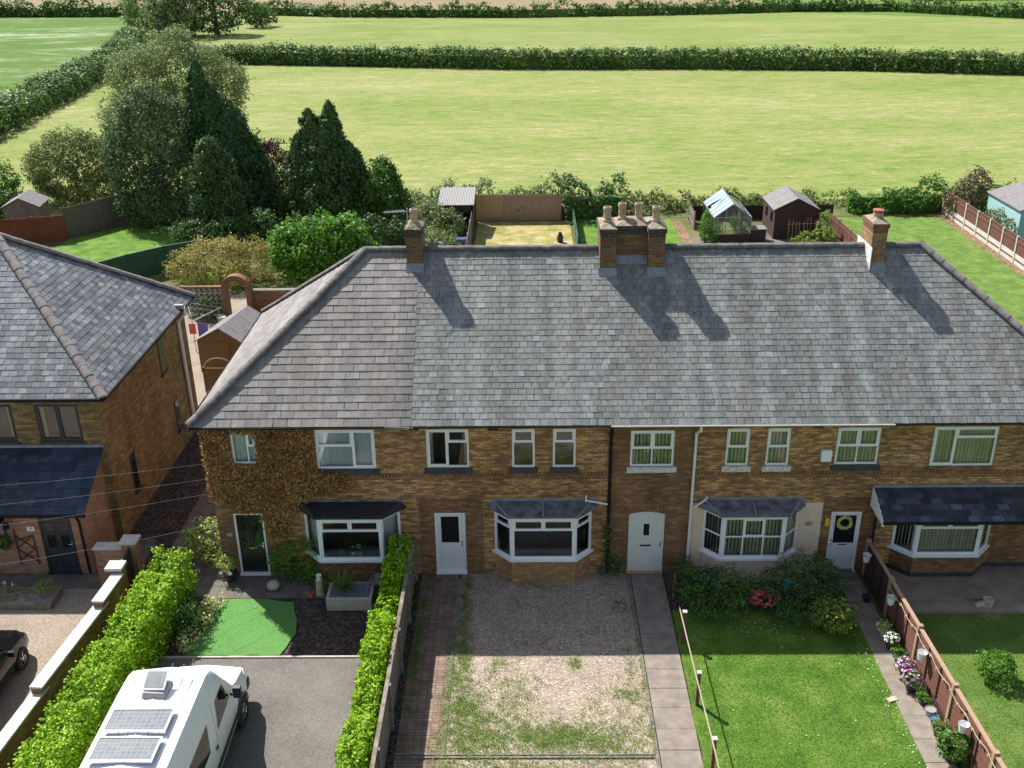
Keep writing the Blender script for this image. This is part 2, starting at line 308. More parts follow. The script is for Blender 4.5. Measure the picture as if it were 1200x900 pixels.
# ------------------------------------------------------------------ geometry helpers
def tag(o, label=None, cat=None, group=None, kind=None):
    if label: o['label'] = label
    if cat: o['category'] = cat
    if group: o['group'] = group
    if kind: o['kind'] = kind
    return o
def thing(name, label, cat, loc=(0, 0, 0), rz=0, group=None):
    o = bpy.data.objects.new(name, None); COL.objects.link(o); o.location = loc; o.rotation_euler = (0, 0, rz)
    o.empty_display_size = .2
    return tag(o, label, cat, group)
def dup(root, loc, rz=None, label=None, scale=None):
    r = root.copy(); COL.objects.link(r); r.location = loc
    if rz is not None: r.rotation_euler = (0, 0, rz)
    if scale: r.scale = scale if isinstance(scale, tuple) else (scale,)*3
    if label: r['label'] = label
    for ch in list(root.children):
        c = ch.copy(); COL.objects.link(c); c.parent = r
        for g in list(ch.children):
            d = g.copy(); COL.objects.link(d); d.parent = c
    return r
class MB:
    def __init__(s): s.v = []; s.f = []
    def add(s, vs_, fs):
        b = len(s.v); s.v += [tuple(v) for v in vs_]; s.f += [tuple(i+b for i in f) for f in fs]; return s
    def box(s, x0, x1, y0, y1, z0, z1):
        return s.add([(x0, y0, z0), (x1, y0, z0), (x1, y1, z0), (x0, y1, z0), (x0, y0, z1), (x1, y0, z1), (x1, y1, z1), (x0, y1, z1)],
                     [(0, 3, 2, 1), (4, 5, 6, 7), (0, 1, 5, 4), (1, 2, 6, 5), (2, 3, 7, 6), (3, 0, 4, 7)])
    def obox(s, c, ux, uy, uz, a, b, h):      # oriented box, half sizes a, b, h
        c = Vector(c); ux = Vector(ux).normalized(); uy = Vector(uy).normalized(); uz = Vector(uz).normalized()
        P = [c+ux*a*i+uy*b*j+uz*h*l for l in (-1, 1) for i, j in ((-1, -1), (1, -1), (1, 1), (-1, 1))]
        return s.add(P, [(0, 3, 2, 1), (4, 5, 6, 7), (0, 1, 5, 4), (1, 2, 6, 5), (2, 3, 7, 6), (3, 0, 4, 7)])
    def prism(s, poly, z0, z1):
        n = len(poly)
        return s.add([(x, y, z0) for x, y in poly]+[(x, y, z1) for x, y in poly],
                     [tuple(range(n))[::-1], tuple(range(n, 2*n))]+[(i, (i+1) % n, n+(i+1) % n, n+i) for i in range(n)])
    def bar(s, a, b, r, r2=None, n=8, cap=True):
        a = Vector(a); b = Vector(b); d = (b-a).normalized(); r2 = r if r2 is None else r2
        u = d.orthogonal().normalized(); v = d.cross(u)
        P = [a+(u*cos(2*pi*i/n)+v*sin(2*pi*i/n))*r for i in range(n)]+[b+(u*cos(2*pi*i/n)+v*sin(2*pi*i/n))*r2 for i in range(n)]
        fs = [(i, (i+1) % n, n+(i+1) % n, n+i) for i in range(n)]
        if cap: fs += [tuple(range(n))[::-1], tuple(range(n, 2*n))]
        return s.add(P, fs)
    def tube(s, pts, r, n=6):
        for a, b in zip(pts[:-1], pts[1:]): s.bar(a, b, r, n=n)
        return s
    def lathe(s, prof, c=(0, 0, 0), n=16):     # prof: (r,z) list
        b = len(s.v)
        for r, z in prof:
            for i in range(n): s.v.append((c[0]+r*cos(2*pi*i/n), c[1]+r*sin(2*pi*i/n), c[2]+z))
        for k_ in range(len(prof)-1):
            for i in range(n): s.f.append((b+k_*n+i, b+k_*n+(i+1) % n, b+(k_+1)*n+(i+1) % n, b+(k_+1)*n+i))
        s.f.append(tuple(b+i for i in range(n))[::-1]); s.f.append(tuple(b+(len(prof)-1)*n+i for i in range(n)))
        return s
    def quad(s, a, b, c, d): return s.add([a, b, c, d], [(0, 1, 2, 3)])
    def build(s, name, mat, parent=None, smooth=False, bevel=0):
        me = bpy.data.meshes.new(name); me.from_pydata(s.v, [], s.f)
        boxuv(me)
        me.materials.append(mat)
        if smooth: me.shade_smooth()
        o = bpy.data.objects.new(name, me); COL.objects.link(o)
        if parent: o.parent = parent
        if bevel:
            bv = o.modifiers.new('bevel', 'BEVEL'); bv.width = bevel; bv.segments = 2; bv.limit_method = 'ANGLE'
        return o
def boxuv(me):
    uvl = me.uv_layers.new(name='UVMap'); nl = len(me.loops)
    if nl == 0: return
    li = np.empty(nl, np.int32); me.loops.foreach_get('vertex_index', li)
    co = np.empty(len(me.vertices)*3); me.vertices.foreach_get('co', co); co = co.reshape(-1, 3)[li]
    pn = np.empty(len(me.polygons)*3); me.polygons.foreach_get('normal', pn); pn = pn.reshape(-1, 3)
    lt = np.empty(len(me.polygons), np.int32); me.polygons.foreach_get('loop_total', lt)
    nn = np.repeat(pn, lt, axis=0)
    flat = np.abs(nn[:, 2]) > .75
    t = np.stack([-nn[:, 1], nn[:, 0]], 1); ln = np.maximum(np.hypot(t[:, 0], t[:, 1]), 1e-6)[:, None]; t = t/ln
    u = np.where(flat, co[:, 0], (co[:, :2]*t).sum(1)); v = np.where(flat, co[:, 1], co[:, 2])
    uvl.data.foreach_set('uv', np.stack([u, v], 1).ravel())
def fastmesh(name, V, nq, mat, parent=None, core=None):
    """V: (4*nq,3) quads; core = (verts, faces) extra"""
    me = bpy.data.meshes.new(name)
    V = np.asarray(V, np.float32).reshape(-1, 3); nv = len(V)
    me.vertices.add(nv); me.vertices.foreach_set('co', V.ravel())
    me.loops.add(nv); me.loops.foreach_set('vertex_index', np.arange(nv, dtype=np.int32))
    me.polygons.add(nq); me.polygons.foreach_set('loop_start', np.arange(0, nv, 4, dtype=np.int32))
    me.update(calc_edges=True); me.validate()
    me.materials.append(mat)
    o = bpy.data.objects.new(name, me); COL.objects.link(o)
    if parent: o.parent = parent
    return o
def leaves(P, Nn, size, aspect=.55, rough=.7, seed=0, up_bias=0., fold=0):
    """rhombic leaf quads at P (n,3) with rough normals Nn"""
    g = np.random.default_rng(seed+11); n = len(P)
    nrm = Nn+g.normal(0, rough, (n, 3)); nrm[:, 2] += up_bias
    nrm /= np.linalg.norm(nrm, axis=1)[:, None]+1e-9
    a = g.normal(0, 1, (n, 3)); t = np.cross(nrm, a); t /= np.linalg.norm(t, axis=1)[:, None]+1e-9
    b = np.cross(nrm, t); s = size*g.uniform(.6, 1.4, (n, 1))
    return np.stack([P-t*s*.5, P-b*s*aspect*.5, P+t*s*.5, P+b*s*aspect*.5], 1)
def sph(n, g):
    v = g.normal(0, 1, (n, 3)); return v/np.linalg.norm(v, axis=1)[:, None]
DM = 1.9
def crown_pts(blobs, dens, clump, perc, seed, zmin=None, inner=.72):
    """blobs (cx,cy,cz,rx,ry,rz); clumps on the lobes' surfaces, each a small ball of leaves"""
    g = np.random.default_rng(seed); P = []; Nn = []
    for i, b in enumerate(blobs):
        c = np.array(b[:3]); r = np.array(b[3:]); area = 4*pi*((r[0]*r[1]+r[0]*r[2]+r[1]*r[2])/3)
        k_ = max(6, int(area*dens*DM)); d = sph(k_, g); rad = g.uniform(inner, 1.04, (k_, 1))*(1+.13*np.sin(d[:, :1]*5.3+seed)*np.cos(d[:, 1:2]*6.1+i)+.10*np.sin(d[:, 2:3]*8.7+d[:, :1]*7+seed*1.7))
        cc = c+d*r*rad
        keep = np.ones(k_, bool)
        for j, b2 in enumerate(blobs):
            if j != i: keep &= (((cc-np.array(b2[:3]))/np.array(b2[3:]))**2).sum(1) > .62
        cc = cc[keep]; d = d[keep]
        cs = clump*g.uniform(.6, 1.35, (len(cc), 1))
        for q in range(perc):
            o = sph(len(cc), g); rr = g.uniform(.25, 1, (len(cc), 1))**.6
            P.append(cc+o*rr*cs*np.array([1, 1, .75])); Nn.append(o*.7+d*.5)
    P = np.concatenate(P); Nn = np.concatenate(Nn)
    if zmin is not None:
        kp = P[:, 2] > zmin; P = P[kp]; Nn = Nn[kp]
    return P, Nn
def trunk_mb(h, r, spread, limbs, seed):
    g = random.Random(seed); mb = MB(); pts = [Vector((0, 0, -.1)), Vector((g.uniform(-.1, .1), g.uniform(-.1, .1), h*.3)), Vector((g.uniform(-.25, .25), g.uniform(-.2, .2), h*.65)), Vector((g.uniform(-.3, .3), 0, h*.92))]
    rs = [r, r*.75, r*.45, r*.12]
    for i in range(3): mb.bar(pts[i], pts[i+1], rs[i], rs[i+1], 9)
    for i in range(limbs):
        a = g.uniform(0, 2*pi); z0 = h*g.uniform(.2, .6); p0 = Vector((0, 0, z0)); p1 = Vector((cos(a)*spread*.45, sin(a)*spread*.45, z0+h*.12)); p2 = Vector((cos(a)*spread*.85, sin(a)*spread*.85, z0+h*g.uniform(.15, .3)))
        mb.bar(p0, p1, r*.35, r*.22, 6); mb.bar(p1, p2, r*.22, r*.06, 6)
    return mb
def tree(name, label, cat, loc, blobs, mat, leafsize_, dens, clump, perc, seed, trunk=(3, .2, 1.5, 5), group=None, rough=.7, up_bias=.2, zmin=.1, aspect=.55, inner=.72):
    t = thing(name, label, cat, loc, 0, group); leafsize = leafsize_*.82
    P, Nn = crown_pts(blobs, dens, clump, perc, seed, zmin, inner)
    q = leaves(P, Nn, leafsize, aspect, rough, seed, up_bias); fastmesh('crown', q, len(q), M[mat], t)
    if trunk: trunk_mb(trunk[0], trunk[1], trunk[2], trunk[3], seed).build('trunk', M['trunk'], t)
    return t

def rect_sheet(name, x0, x1, y0, y1, z, mat, kind='structure'):
    o = MB().quad((x0, y0, z), (x1, y0, z), (x1, y1, z), (x0, y1, z)).build(name, M[mat]); return tag(o, kind=kind)
def poly_sheet(name, pts, z, mat):
    o = MB().add([(x, y, z) for x, y in pts], [tuple(range(len(pts)))]).build(name, M[mat]); return tag(o, kind='structure')
def ragged(pts, amp, step, seed):
    g = random.Random(seed); out = []
    n = len(pts)
    for i in range(n):
        a = Vector(pts[i]); b = Vector(pts[(i+1) % n]); L = (b-a).length; k_ = max(1, int(L/step)); nn = Vector((-(b-a).y, (b-a).x))/max(L, 1e-6)
        for j in range(k_): out.append(tuple(a+(b-a)*j/k_+nn*g.uniform(-amp, amp)))
    return out

# ================================================================== SETTING
ground = rect_sheet('ground', -1500, 1500, -300, 2500, -.06, 'pasture')
rect_sheet('garden_ground', -60, 60, -30, 44, -.045, 'rough')
poly_sheet('hay_field', [(-49.5, 40), (140, 44), (140, 97), (66, 106), (20, 117), (-20, 121), (-57, 128)], -.038, 'hay')
poly_sheet('far_hay_field', [(-58, 129), (-20, 123), (20, 119), (66, 108), (150, 96), (190, 150), (97, 182), (58, 204), (-2, 198), (-70, 216)], -.038, 'hay2')
poly_sheet('green_field', [(-53, 45), (-61, 128), (-86, 213), (-330, 219), (-330, 20)], -.038, 'greenfield')
poly_sheet('brown_field', [(-330, 222), (-60, 217), (-2, 201), (58, 208), (52, 420), (-500, 520)], -.036, 'brownfield')

# front plots
rect_sheet('neighbour_driveway', -24, -12.1, -14, -.7, -.012, 'drive')
rect_sheet('neighbour_yard', -24, -12.0, -.7, 2.0, -.008, 'slab_dark')
rect_sheet('side_passage_ground', -13.2, -11.4, -2, 12, -.016, 'soil')
def slabs(name, x0, x1, y0, y1, nx, ny, z, mat, seed=1, gap=.012, fx=None):
    g = random.Random(seed); mb = MB(); ys = [y0]
    for j in range(ny): ys.append(y0+(y1-y0)*(j+1)/ny+(g.uniform(-.02, .02) if j < ny-1 else 0))
    for j in range(ny):
        for i in range(nx):
            a = x0+(x1-x0)*i/nx; b = x0+(x1-x0)*(i+1)/nx; dz = g.uniform(-.004, .006)
            mb.box(a+gap/2, b-gap/2, min(ys[j], ys[j+1])+gap/2, max(ys[j], ys[j+1])-gap/2, z-.05, z+dz)
    o = mb.build(name, M[mat]); return tag(o, kind='structure')
slabs('side_path', -11.4, -9.28, 0, 14, 3, 20, .0, 'slab_dark', 3)
slabs('front_paving', -10.6, -4.35, -1.22, -.02, 9, 2, .002, 'slab_dark', 4)
rect_sheet('planting_soil', -11.7, -4.3, -3.86, -1.22, -.014, 'soil')
tag(MB().box(-10.6, -4.38, -3.9, -3.84, -.05, .03).build('drive_edging', M['concrete']), kind='structure')
rect_sheet('asphalt_driveway', -12.0, -4.2, -14, -3.9, -.006, 'asphalt')
turf = ragged([(-9.35, -3.8), (-6.72, -3.8), (-6.5, -2.9), (-6.55, -2.5), (-6.85, -1.45), (-8.0, -1.25), (-8.95, -1.3)], .03, .25, 3)
tag(MB().prism(turf, -.03, .025).build('artificial_lawn', M['turf']), kind='structure')
rect_sheet('verge_soil', -3.55, -3.0, -14, 0, -.012, 'soil')
rect_sheet('block_paving', -3.2, -2.1, -14, -.02, -.006, 'paving')
MBk = MB().box(-2.1, -2.0, -7.4, -.3, -.05, .012); tag(MBk.build('paving_edge', M['kerb']), kind='structure')
rect_sheet('gravel_bed', -2.0, 3.02, -7.42, 0, -.01, 'gravel')
rect_sheet('lower_gravel', -2.1, 3.1, -14, -7.55, -.012, 'gravel')
tag(MB().box(-3.2, 3.03, -7.47, -7.42, -.05, .03).box(-3.2, 3.03, -7.56, -7.51, -.05, .03).box(-3.2, 3.03, -7.51, -7.47, -.05, -.002).build('drain_kerb', M['kerb']), kind='structure')
tag(MB().box(3.02, 3.12, -14, -.05, -.05, .02).build('path_kerb', M['kerb']), kind='structure')
slabs('front_path', 3.14, 4.12, -13.9, -.02, 1, 19, .008, 'slab', 5)
poly_sheet('front_lawn', ragged([(4.14, -14), (9.5, -14), (9.35, -2.0), (9.1, -.9), (4.16, -.9)], .04, .3, 5), .0, 'lawn')
rect_sheet('flower_border', 4.14, 9.95, -1.9, 0, .006, 'soil')
slabs('garden_path', 9.32, 10.02, -13.9, -.02, 1, 18, .01, 'slab', 6)
poly_sheet('right_lawn', [(10.15, -14), (24, -14), (24, -2.05), (10.15, -2.05)], .0, 'lawn2')
tb = MB().box(10.2, 24, -2.08, -1.6, -.05, .10).box(10.2, 24, -1.6, -.003, -.05, .17); tag(tb.build('concrete_terrace', M['slab_pink'], bevel=.01), kind='structure')
# rear plots
poly_sheet('right_rear_lawn', ragged([(18.6, 10), (27.6, 10), (27.6, 40.3), (20.3, 40.6), (19.6, 34)], .1, .8, 7), -.02, 'lawn2')
rect_sheet('dry_rear_lawn', -3.1, 3.0, 12, 40.2, -.02, 'lawn_dry')
rect_sheet('middle_rear_lawn', 3.5, 9.7, 12, 40.6, -.02, 'lawn')
rect_sheet('rear_path', 10.1, 17.6, 12, 36.2, -.024, 'slab_dark')
rect_sheet('bare_strip', 9.7, 10.4, 12, 40, -.022, 'earth')
poly_sheet('neighbour_rear_lawn', [(-30, 20), (-20.5, 22), (-21.0, 38), (-25, 42), (-29.2, 37)], -.02, 'lawn')
rect_sheet('left_rear_lawn', -19.5, -16.5, 28, 31, -.022, 'lawn')
poly_sheet('far_left_rear_lawn', [(-38, 34), (-33.5, 35), (-34.5, 44), (-42, 44)], -.02, 'lawn')
rect_sheet('rear_patio', -17.5, -10, 12, 26, -.022, 'drive')
rect_sheet('rear_hedge_bank', -9, 36, 40.8, 45.5, -.03, 'rough')

# ================================================================== ROOF helpers
def roof_face(mb, under, A, B, C, D, row, wid, seed, lift=.018):
    """A,B eave left/right (looking at the face from outside), D above A, C above B"""
    A, B, C, D = map(Vector, (A, B, C, D)); g = random.Random(seed)
    n = (B-A).cross(D-A).normalized(); U = (B-A).normalized(); V = n.cross(U).normalized()
    H = (D-A).dot(V); rows = max(1, round(H/row)); rh = H/rows; al = (D-A).dot(U); ar0 = (B-A).dot(U); ar1 = (C-A).dot(U)
    under.add([A, B, C, D], [(0, 1, 2, 3)])
    for i in range(rows):
        v0 = i*rh-(.02 if i else .05); v1 = (i+1)*rh+.03; v1 = min(v1, H)
        off = (wid*.5 if i % 2 else 0)+g.uniform(-.03, .03); x = -off-wid*2
        L = lambda v: al*max(0, v)/H; Rr = lambda v: ar0+(ar1-ar0)*max(0, v)/H
        while x < ar0+wid:
            ww = wid*g.uniform(.97, 1.03); gp_ = .004 if g.random() < .8 else .009; x0, x1 = x+gp_, x+ww-gp_; x += ww
            pts = [(max(min(x0, Rr(v0)), L(v0)), v0), (max(min(x1, Rr(v0)), L(v0)), v0), (max(min(x1, Rr(v1)), L(v1)), v1), (max(min(x0, Rr(v1)), L(v1)), v1)]
            if pts[1][0]-pts[0][0] < .004 and pts[2][0]-pts[3][0] < .004: continue
            lf = lift+g.uniform(0, .006); tw = g.uniform(-.003, .003)
            P = [A+U*pts[0][0]+V*(pts[0][1]+g.uniform(-.004, .004))+n*(lf+tw), A+U*pts[1][0]+V*(pts[1][1]+g.uniform(-.004, .004))+n*(lf-tw), A+U*pts[2][0]+V*pts[2][1]+n*.004, A+U*pts[3][0]+V*pts[3][1]+n*.004]
            P += [P[0]-n*.012, P[1]-n*.012]
            mb.add(P, [(0, 1, 2, 3), (4, 5, 1, 0)])
def ridge_tiles(mb, a, b, r, L=.45, seed=0):
    a = Vector(a); b = Vector(b); d = (b-a); n = max(1, round(d.length/L)); d = d/n; g = random.Random(seed)
    dn = d.normalized(); side = dn.cross(Vector((0, 0, 1))).normalized(); upv = side.cross(dn).normalized()
    for i in range(n):
        p = a+d*i; q = p+d*1.03; r0 = r*1.06; r1 = r*.96
        j = Vector((0, 0, g.uniform(-.006, .006)))
        K = 9; P = []
        for c, rr in ((p, r0), (q, r1)):
            for k_ in range(K):
                t = pi*(k_/(K-1))*1.1-.05*pi; P.append(c+j+side*cos(t)*rr+upv*(sin(t)*rr*.75))
        mb.add(P, [(k_, k_+1, K+k_+1, K+k_) for k_ in range(K-1)]+[tuple(range(K))])

# ================================================================== WALL / WINDOW helpers
def wall_grid(mb, x0, x1, z0, z1, openings, y=0., depth=.1):
    xs = sorted({x0, x1, *[o[0] for o in openings], *[o[1] for o in openings]}); xs = [x for x in xs if x0 <= x <= x1]
    zs = sorted({z0, z1, *[o[2] for o in openings], *[o[3] for o in openings]}); zs = [z for z in zs if z0 <= z <= z1]
    for i in range(len(xs)-1):
        for j in range(len(zs)-1):
            cx, cz = (xs[i]+xs[i+1])/2, (zs[j]+zs[j+1])/2
            if any(o[0] < cx < o[1] and o[2] < cz < o[3] for o in openings): continue
            mb.quad((xs[i], y, zs[j]), (xs[i+1], y, zs[j]), (xs[i+1], y, zs[j+1]), (xs[i], y, zs[j+1]))
    for a, b, c, d in openings:
        if a < x0 or b > x1: continue
        e = y+depth
        mb.quad((a, y, c), (a, y, d), (a, e, d), (a, e, c)); mb.quad((b, e, c), (b, e, d), (b, y, d), (b, y, c))
        mb.quad((a, y, d), (b, y, d), (b, e, d), (a, e, d)); mb.quad((a, e, c), (b, e, c), (b, y, c), (a, y, c))

def window(parent, P0, U, W_, H_, lights, frame='white', fw_=.06, sash=.04, inside=None, room=True, glassm='glass', name='window', blind_seed=1, plants=False):
    """P0 lower-left corner (Vector), U horizontal unit dir, outward = U x Z ... lights: (x0,x1,z0,z1,opening?) in fractions"""
    P0 = Vector(P0); U = Vector(U).normalized(); Z = Vector((0, 0, 1)); Nout = U.cross(Z).normalized()   # for U=+x -> -y
    def bx(mb, a, b, c, d, n0, n1):
        ctr = P0+U*(a+b)/2+Z*(c+d)/2+Nout*(n0+n1)/2; mb.obox(ctr, U, Nout, Z, abs(b-a)/2, abs(n1-n0)/2, abs(d-c)/2)
    fr = MB(); gl = MB()
    bx(fr, 0, W_, 0, fw_, -.05, .012); bx(fr, 0, W_, H_-fw_, H_, -.05, .012)
    bx(fr, 0, fw_, fw_, H_-fw_, -.05, .012); bx(fr, W_-fw_, W_, fw_, H_-fw_, -.05, .012)
    for (a, b, c, d, op) in lights:
        x0 = fw_ if a == 0 else a*W_-.0; x1 = W_-fw_ if b == 1 else b*W_; z0 = fw_ if c == 0 else c*H_; z1 = H_-fw_ if d == 1 else d*H_
        m = .02
        if a > 0: bx(fr, x0-m, x0+m, z0, z1, -.05, .010)
        if c > 0: bx(fr, x0, x1, z0-m, z0+m, -.05, .008)
        if op:
            s_ = sash; e = .004
            xa = x0+(m if a > 0 else 0); xb = x1-(m if b < 1 else 0); za = z0+(m if c > 0 else 0); zb = z1-(m if d < 1 else 0)
            bx(fr, xa, xb, za, za+s_, -.04, .024); bx(fr, xa, xb, zb-s_, zb, -.04, .024); bx(fr, xa, xa+s_, za+s_, zb-s_, -.04, .024); bx(fr, xb-s_, xb, za+s_, zb-s_, -.04, .024)
        q = [P0+U*x+Z*z-Nout*.015 for x, z in ((x0, z0), (x1, z0), (x1, z1), (x0, z1))]
        gl.add(q, [(0, 1, 2, 3)])
    f = fr.build(name, M[frame], parent); gl.build('pane', M[glassm], f)
    if room:
        rb = MB(); dpt = .55
        c = [P0+U*x+Z*z for x, z in ((.01, .01), (W_-.01, .01), (W_-.01, H_-.01), (.01, H_-.01))]; fr_ = [p-Nout*.06 for p in c]; bk = [p-Nout*dpt for p in c]
        rb.add(fr_+bk, [(4, 5, 6, 7), (0, 1, 5, 4), (1, 2, 6, 5), (2, 3, 7, 6), (3, 0, 4, 7)]); rb.build('room_interior', M['room'], f)
    g = random.Random(blind_seed)
    if inside == 'blind':
        mb = MB(); x = fw_; st = .105
        while x < W_-fw_:
            t = .8+g.uniform(-.15, .15); c = P0+U*(x+.05)+Z*(H_/2)-Nout*.13
            mb.obox(c, U*cos(t)+Nout*sin(t), Nout, Z, .044, .001, H_/2-.02); x += st
        mb.build('blind', M['blind'], f)
    elif inside and inside.startswith('curtain'):
        mb = MB(); spans = {'curtain_l': [(0, .35)], 'curtain_r': [(.75, 1)], 'curtain_lr': [(0, .15), (.88, 1)], 'curtain_full': [(0, 1)]}[inside]
        for a, b in spans:
            n = max(4, int((b-a)*W_/.05)); pr_ = None
            for i in range(n+1):
                x = (a+(b-a)*i/n)*W_; p = P0+U*min(max(x, .02), W_-.02)-Nout*(.11+.02*(i % 2)+g.uniform(0, .01))
                if pr_ is not None: mb.quad(pr_+Z*.02, p+Z*.02, p+Z*(H_-.02), pr_+Z*(H_-.02))
                pr_ = p
        mb.build('curtain', M['curtain' if inside in ('curtain_full',) else 'curtain_tan'], f)
    return f
def sill(parent, x0, x1, z, y0, y1, mat, h=.09): return MB().box(x0, x1, y0, y1, z-h, z).build('sill', M[mat], parent)
def relate(o, parent):
    o.parent = parent; return o

# ================================================================== TERRACE
ter = thing('house_terrace', 'long brown brick terrace with grey slate hipped roof, four bay windows and three chimneys', 'terraced houses')
XL, XR, YB, EZ = -9.25, 16.5, 8.75, 5.16
RY, RZ = 4.35, 8.97
wins = [(-8.52, -7.78, 3.85, 4.9), (-6.08, -4.36, 3.67, 4.94), (-2.88, -1.65, 3.69, 4.94), (-.41, .25, 3.68, 4.93), (.77, 1.43, 3.68, 4.93),
        (3.0, 4.26, 3.69, 4.86), (5.75, 6.41, 3.70, 4.90), (6.91, 7.57, 3.70, 4.90), (8.90, 10.13, 3.72, 4.91), (11.64, 13.46, 3.65, 4.92), (15.2, 16.1, 3.7, 4.9)]
doors = [(-8.76, -7.86, .02, 2.17), (-2.75, -1.83, .03, 2.16), (9.03, 9.93, .03, 2.13)]
bays = [(-6.62, -3.78, .86, 2.28), (-.95, 1.92, .86, 2.28), (5.25, 8.05, .86, 2.28), (10.93, 13.78, .95, 2.25)]
ops = wins+doors+[(b[0]+.08, b[1]-.08, b[2], b[3]) for b in bays]
for (x0, x1, mt) in ((XL, 2.39, 'brick'), (2.39, 4.83, 'brick_red'), (4.83, XR, 'brick')):
    mb = MB(); wall_grid(mb, x0, x1, 0, EZ, [o for o in ops if o[0] >= x0 and o[1] <= x1]); mb.build('front_wall', M[mt], ter)
MB().quad((XL, YB, 0), (XL, 0, 0), (XL, 0, EZ), (XL, YB, EZ)).quad((XR, 0, 0), (XR, YB, 0), (XR, YB, EZ), (XR, 0, EZ)).quad((XR, YB, 0), (XL, YB, 0), (XL, YB, EZ), (XR, YB, EZ)).build('side_wall', M['brick'], ter)
# soldier course, door surrounds, plinth
sb = MB()
for a, b in ((-9.24, 2.36), (4.86, 16.49)): sb.box(a, b, -.004, .0, 3.29, 3.52)
sb.build('brick_band', M['brick_soldier'], ter)
for a, b, d in ((-3.2, -1.3, 2.62), (8.78, 10.3, 2.62), (-9.24, -7.55, 2.62)):
    dd = [o for o in doors if a < o[0] < b][0]
    ds = MB(); ds.box(a, dd[0], -.006, 0, 0, d); ds.box(dd[1], b, -.006, 0, 0, d); ds.box(dd[0], dd[1], -.006, 0, dd[3], d); ds.build('door_surround', M['brick_red'], ter)
MB().box(13.9, 16.4, -.006, 0, 0, 2.4).build('door_surround', M['brick_red'], ter)
MB().box(4.86, 5.25, -.025, 0, 0, 2.45).box(8.05, 8.74, -.025, 0, 0, 2.45).box(5.25, 8.05, -.025, 0, 2.32, 2.45).build('rendered_panel', M['cream'], ter)
pl_ = MB().box(10.32, 10.93, -.012, 0, .1, .32).box(13.8, 16.4, -.012, 0, .1, .32); pl_.build('plinth', M['sill_dark'], ter)
for x, z in ((-.95, 4.95), (8.3, 4.97), (-3.2, 4.97)): MB().box(x-.14, x+.14, -.01, 0, z-.06, z+.06).build('air_brick', M['wood_dark'], ter)
# roof
sl_l = MB(); sl_r = MB(); und = MB()
EX0, EX1, EY0, EY1, EE = -9.56, 16.8, -.3, 9.0, 5.24
A = Vector((EX0, EY0, EE)); B = Vector((EX1, EY0, EE)); C_ = Vector((12.15, RY, RZ)); D_ = Vector((-4.9, RY, RZ))
SX = -3.25
P1 = Vector((SX, EY0, EE)); P2 = Vector((SX, RY, RZ))
roof_face(sl_l, und, A, P1, P2, D_, .245, .40, 1)
roof_face(sl_r, und, P1, B, C_, P2, .194, .23, 2, lift=.012)
A2 = Vector((EX0, EY1, EE)); B2 = Vector((EX1, EY1, EE))
roof_face(sl_l, und, A2, A, D_, D_+Vector((0, 0.001, 0)), .245, .40, 3)
roof_face(sl_r, und, B, B2, C_, C_, .194, .23, 4, lift=.012)
roof_face(sl_r, und, B2, A2, D_, C_, .222, .5, 5)
rb = und.build('roof', M['under'], ter)
sl_l.build('left_roof_slates', M['slate_l'], rb); sl_r.build('roof_slates', M['slate_r'], rb)
rt_ = MB(); ridge_tiles(rt_, D_, C_, .13, .42, 1); rt_.build('ridge_tiles', M['ridge'], rb)
rt_ = MB(); up_ = Vector((0, 0, .015)); ridge_tiles(rt_, A+up_, D_+up_, .14, .42, 2); ridge_tiles(rt_, A2+up_, D_+up_, .14, .42, 2); rt_.build('hip_tiles', M['ridge'], rb)
rt_ = MB(); ridge_tiles(rt_, B+up_, C_+up_, .14, .42, 3); ridge_tiles(rt_, B2+up_, C_+up_, .14, .42, 3); rt_.build('hip_tiles', M['ridge_l'], rb)
MB().box(EX0+.02, EX1-.02, EY0+.05, 0, EE-.13, EE-.06).box(EX0+.02, XL, EY0+.05, EY1-.02, EE-.131, EE-.061).box(XR, EX1-.02, EY0+.05, EY1-.02, EE-.131, EE-.061).build('soffit', M['white_old'], ter)
# gutters
def gutter(x0, x1, mat, y=EY0-.05, z=EE-.03, along='x'):
    mb = MB(); K = 7; n = 1
    P = []
    for xx in (x0, x1):
        for k_ in range(K):
            t = pi+pi*k_/(K-1); P.append((xx, y+cos(t)*.055, z+sin(t)*.055) if along == 'x' else (y+cos(t)*.055, xx, z+sin(t)*.055))
    for k_ in range(K-1): mb.f.append((k_, k_+1, K+k_+1, K+k_))
    mb.v = P; o = mb.build('gutter', M[mat], ter); so_ = o.modifiers.new('s', 'SOLIDIFY'); so_.thickness = .012
    return o
gutter(EX0, 2.39, 'black'); gutter(2.39, 10.33, 'pipe_white'); gutter(10.33, EX1, 'black'); gutter(EY0, EY1, 'black', EX0-.05, EE-.03, 'y')
def pipe(pts, r, mat, name='downpipe', parent=ter):
    mb = MB(); mb.tube(pts, r, 10)
    for p in pts[1:-1]: mb.bar(Vector(p)-Vector((0, 0, r)), Vector(p)+Vector((0, 0, r)), r*1.15, n=10)
    return mb.build(name, M[mat], parent)
pipe([(2.43, -.35, 5.16), (2.43, -.3, 5.0), (2.43, -.07, 4.8), (2.43, -.07, .05)], .05, 'black')
pipe([(4.93, -.35, 5.16), (4.93, -.32, 5.02), (4.86, -.08, 4.8), (4.84, -.08, .05)], .042, 'pipe_white')
pipe([(2.38, -.12, 2.5), (1.75, -.1, 2.62), (1.75, -.1, 2.8)], .028, 'pipe_white', 'waste_pipe')
pipe([(4.9, -.12, 2.35), (5.25, -.1, 2.62), (5.3, -.1, 2.72)], .028, 'pipe_white', 'waste_pipe')
pipe([(10.32, -.1, 2.6), (10.3, -.1, .1)], .035, 'black')
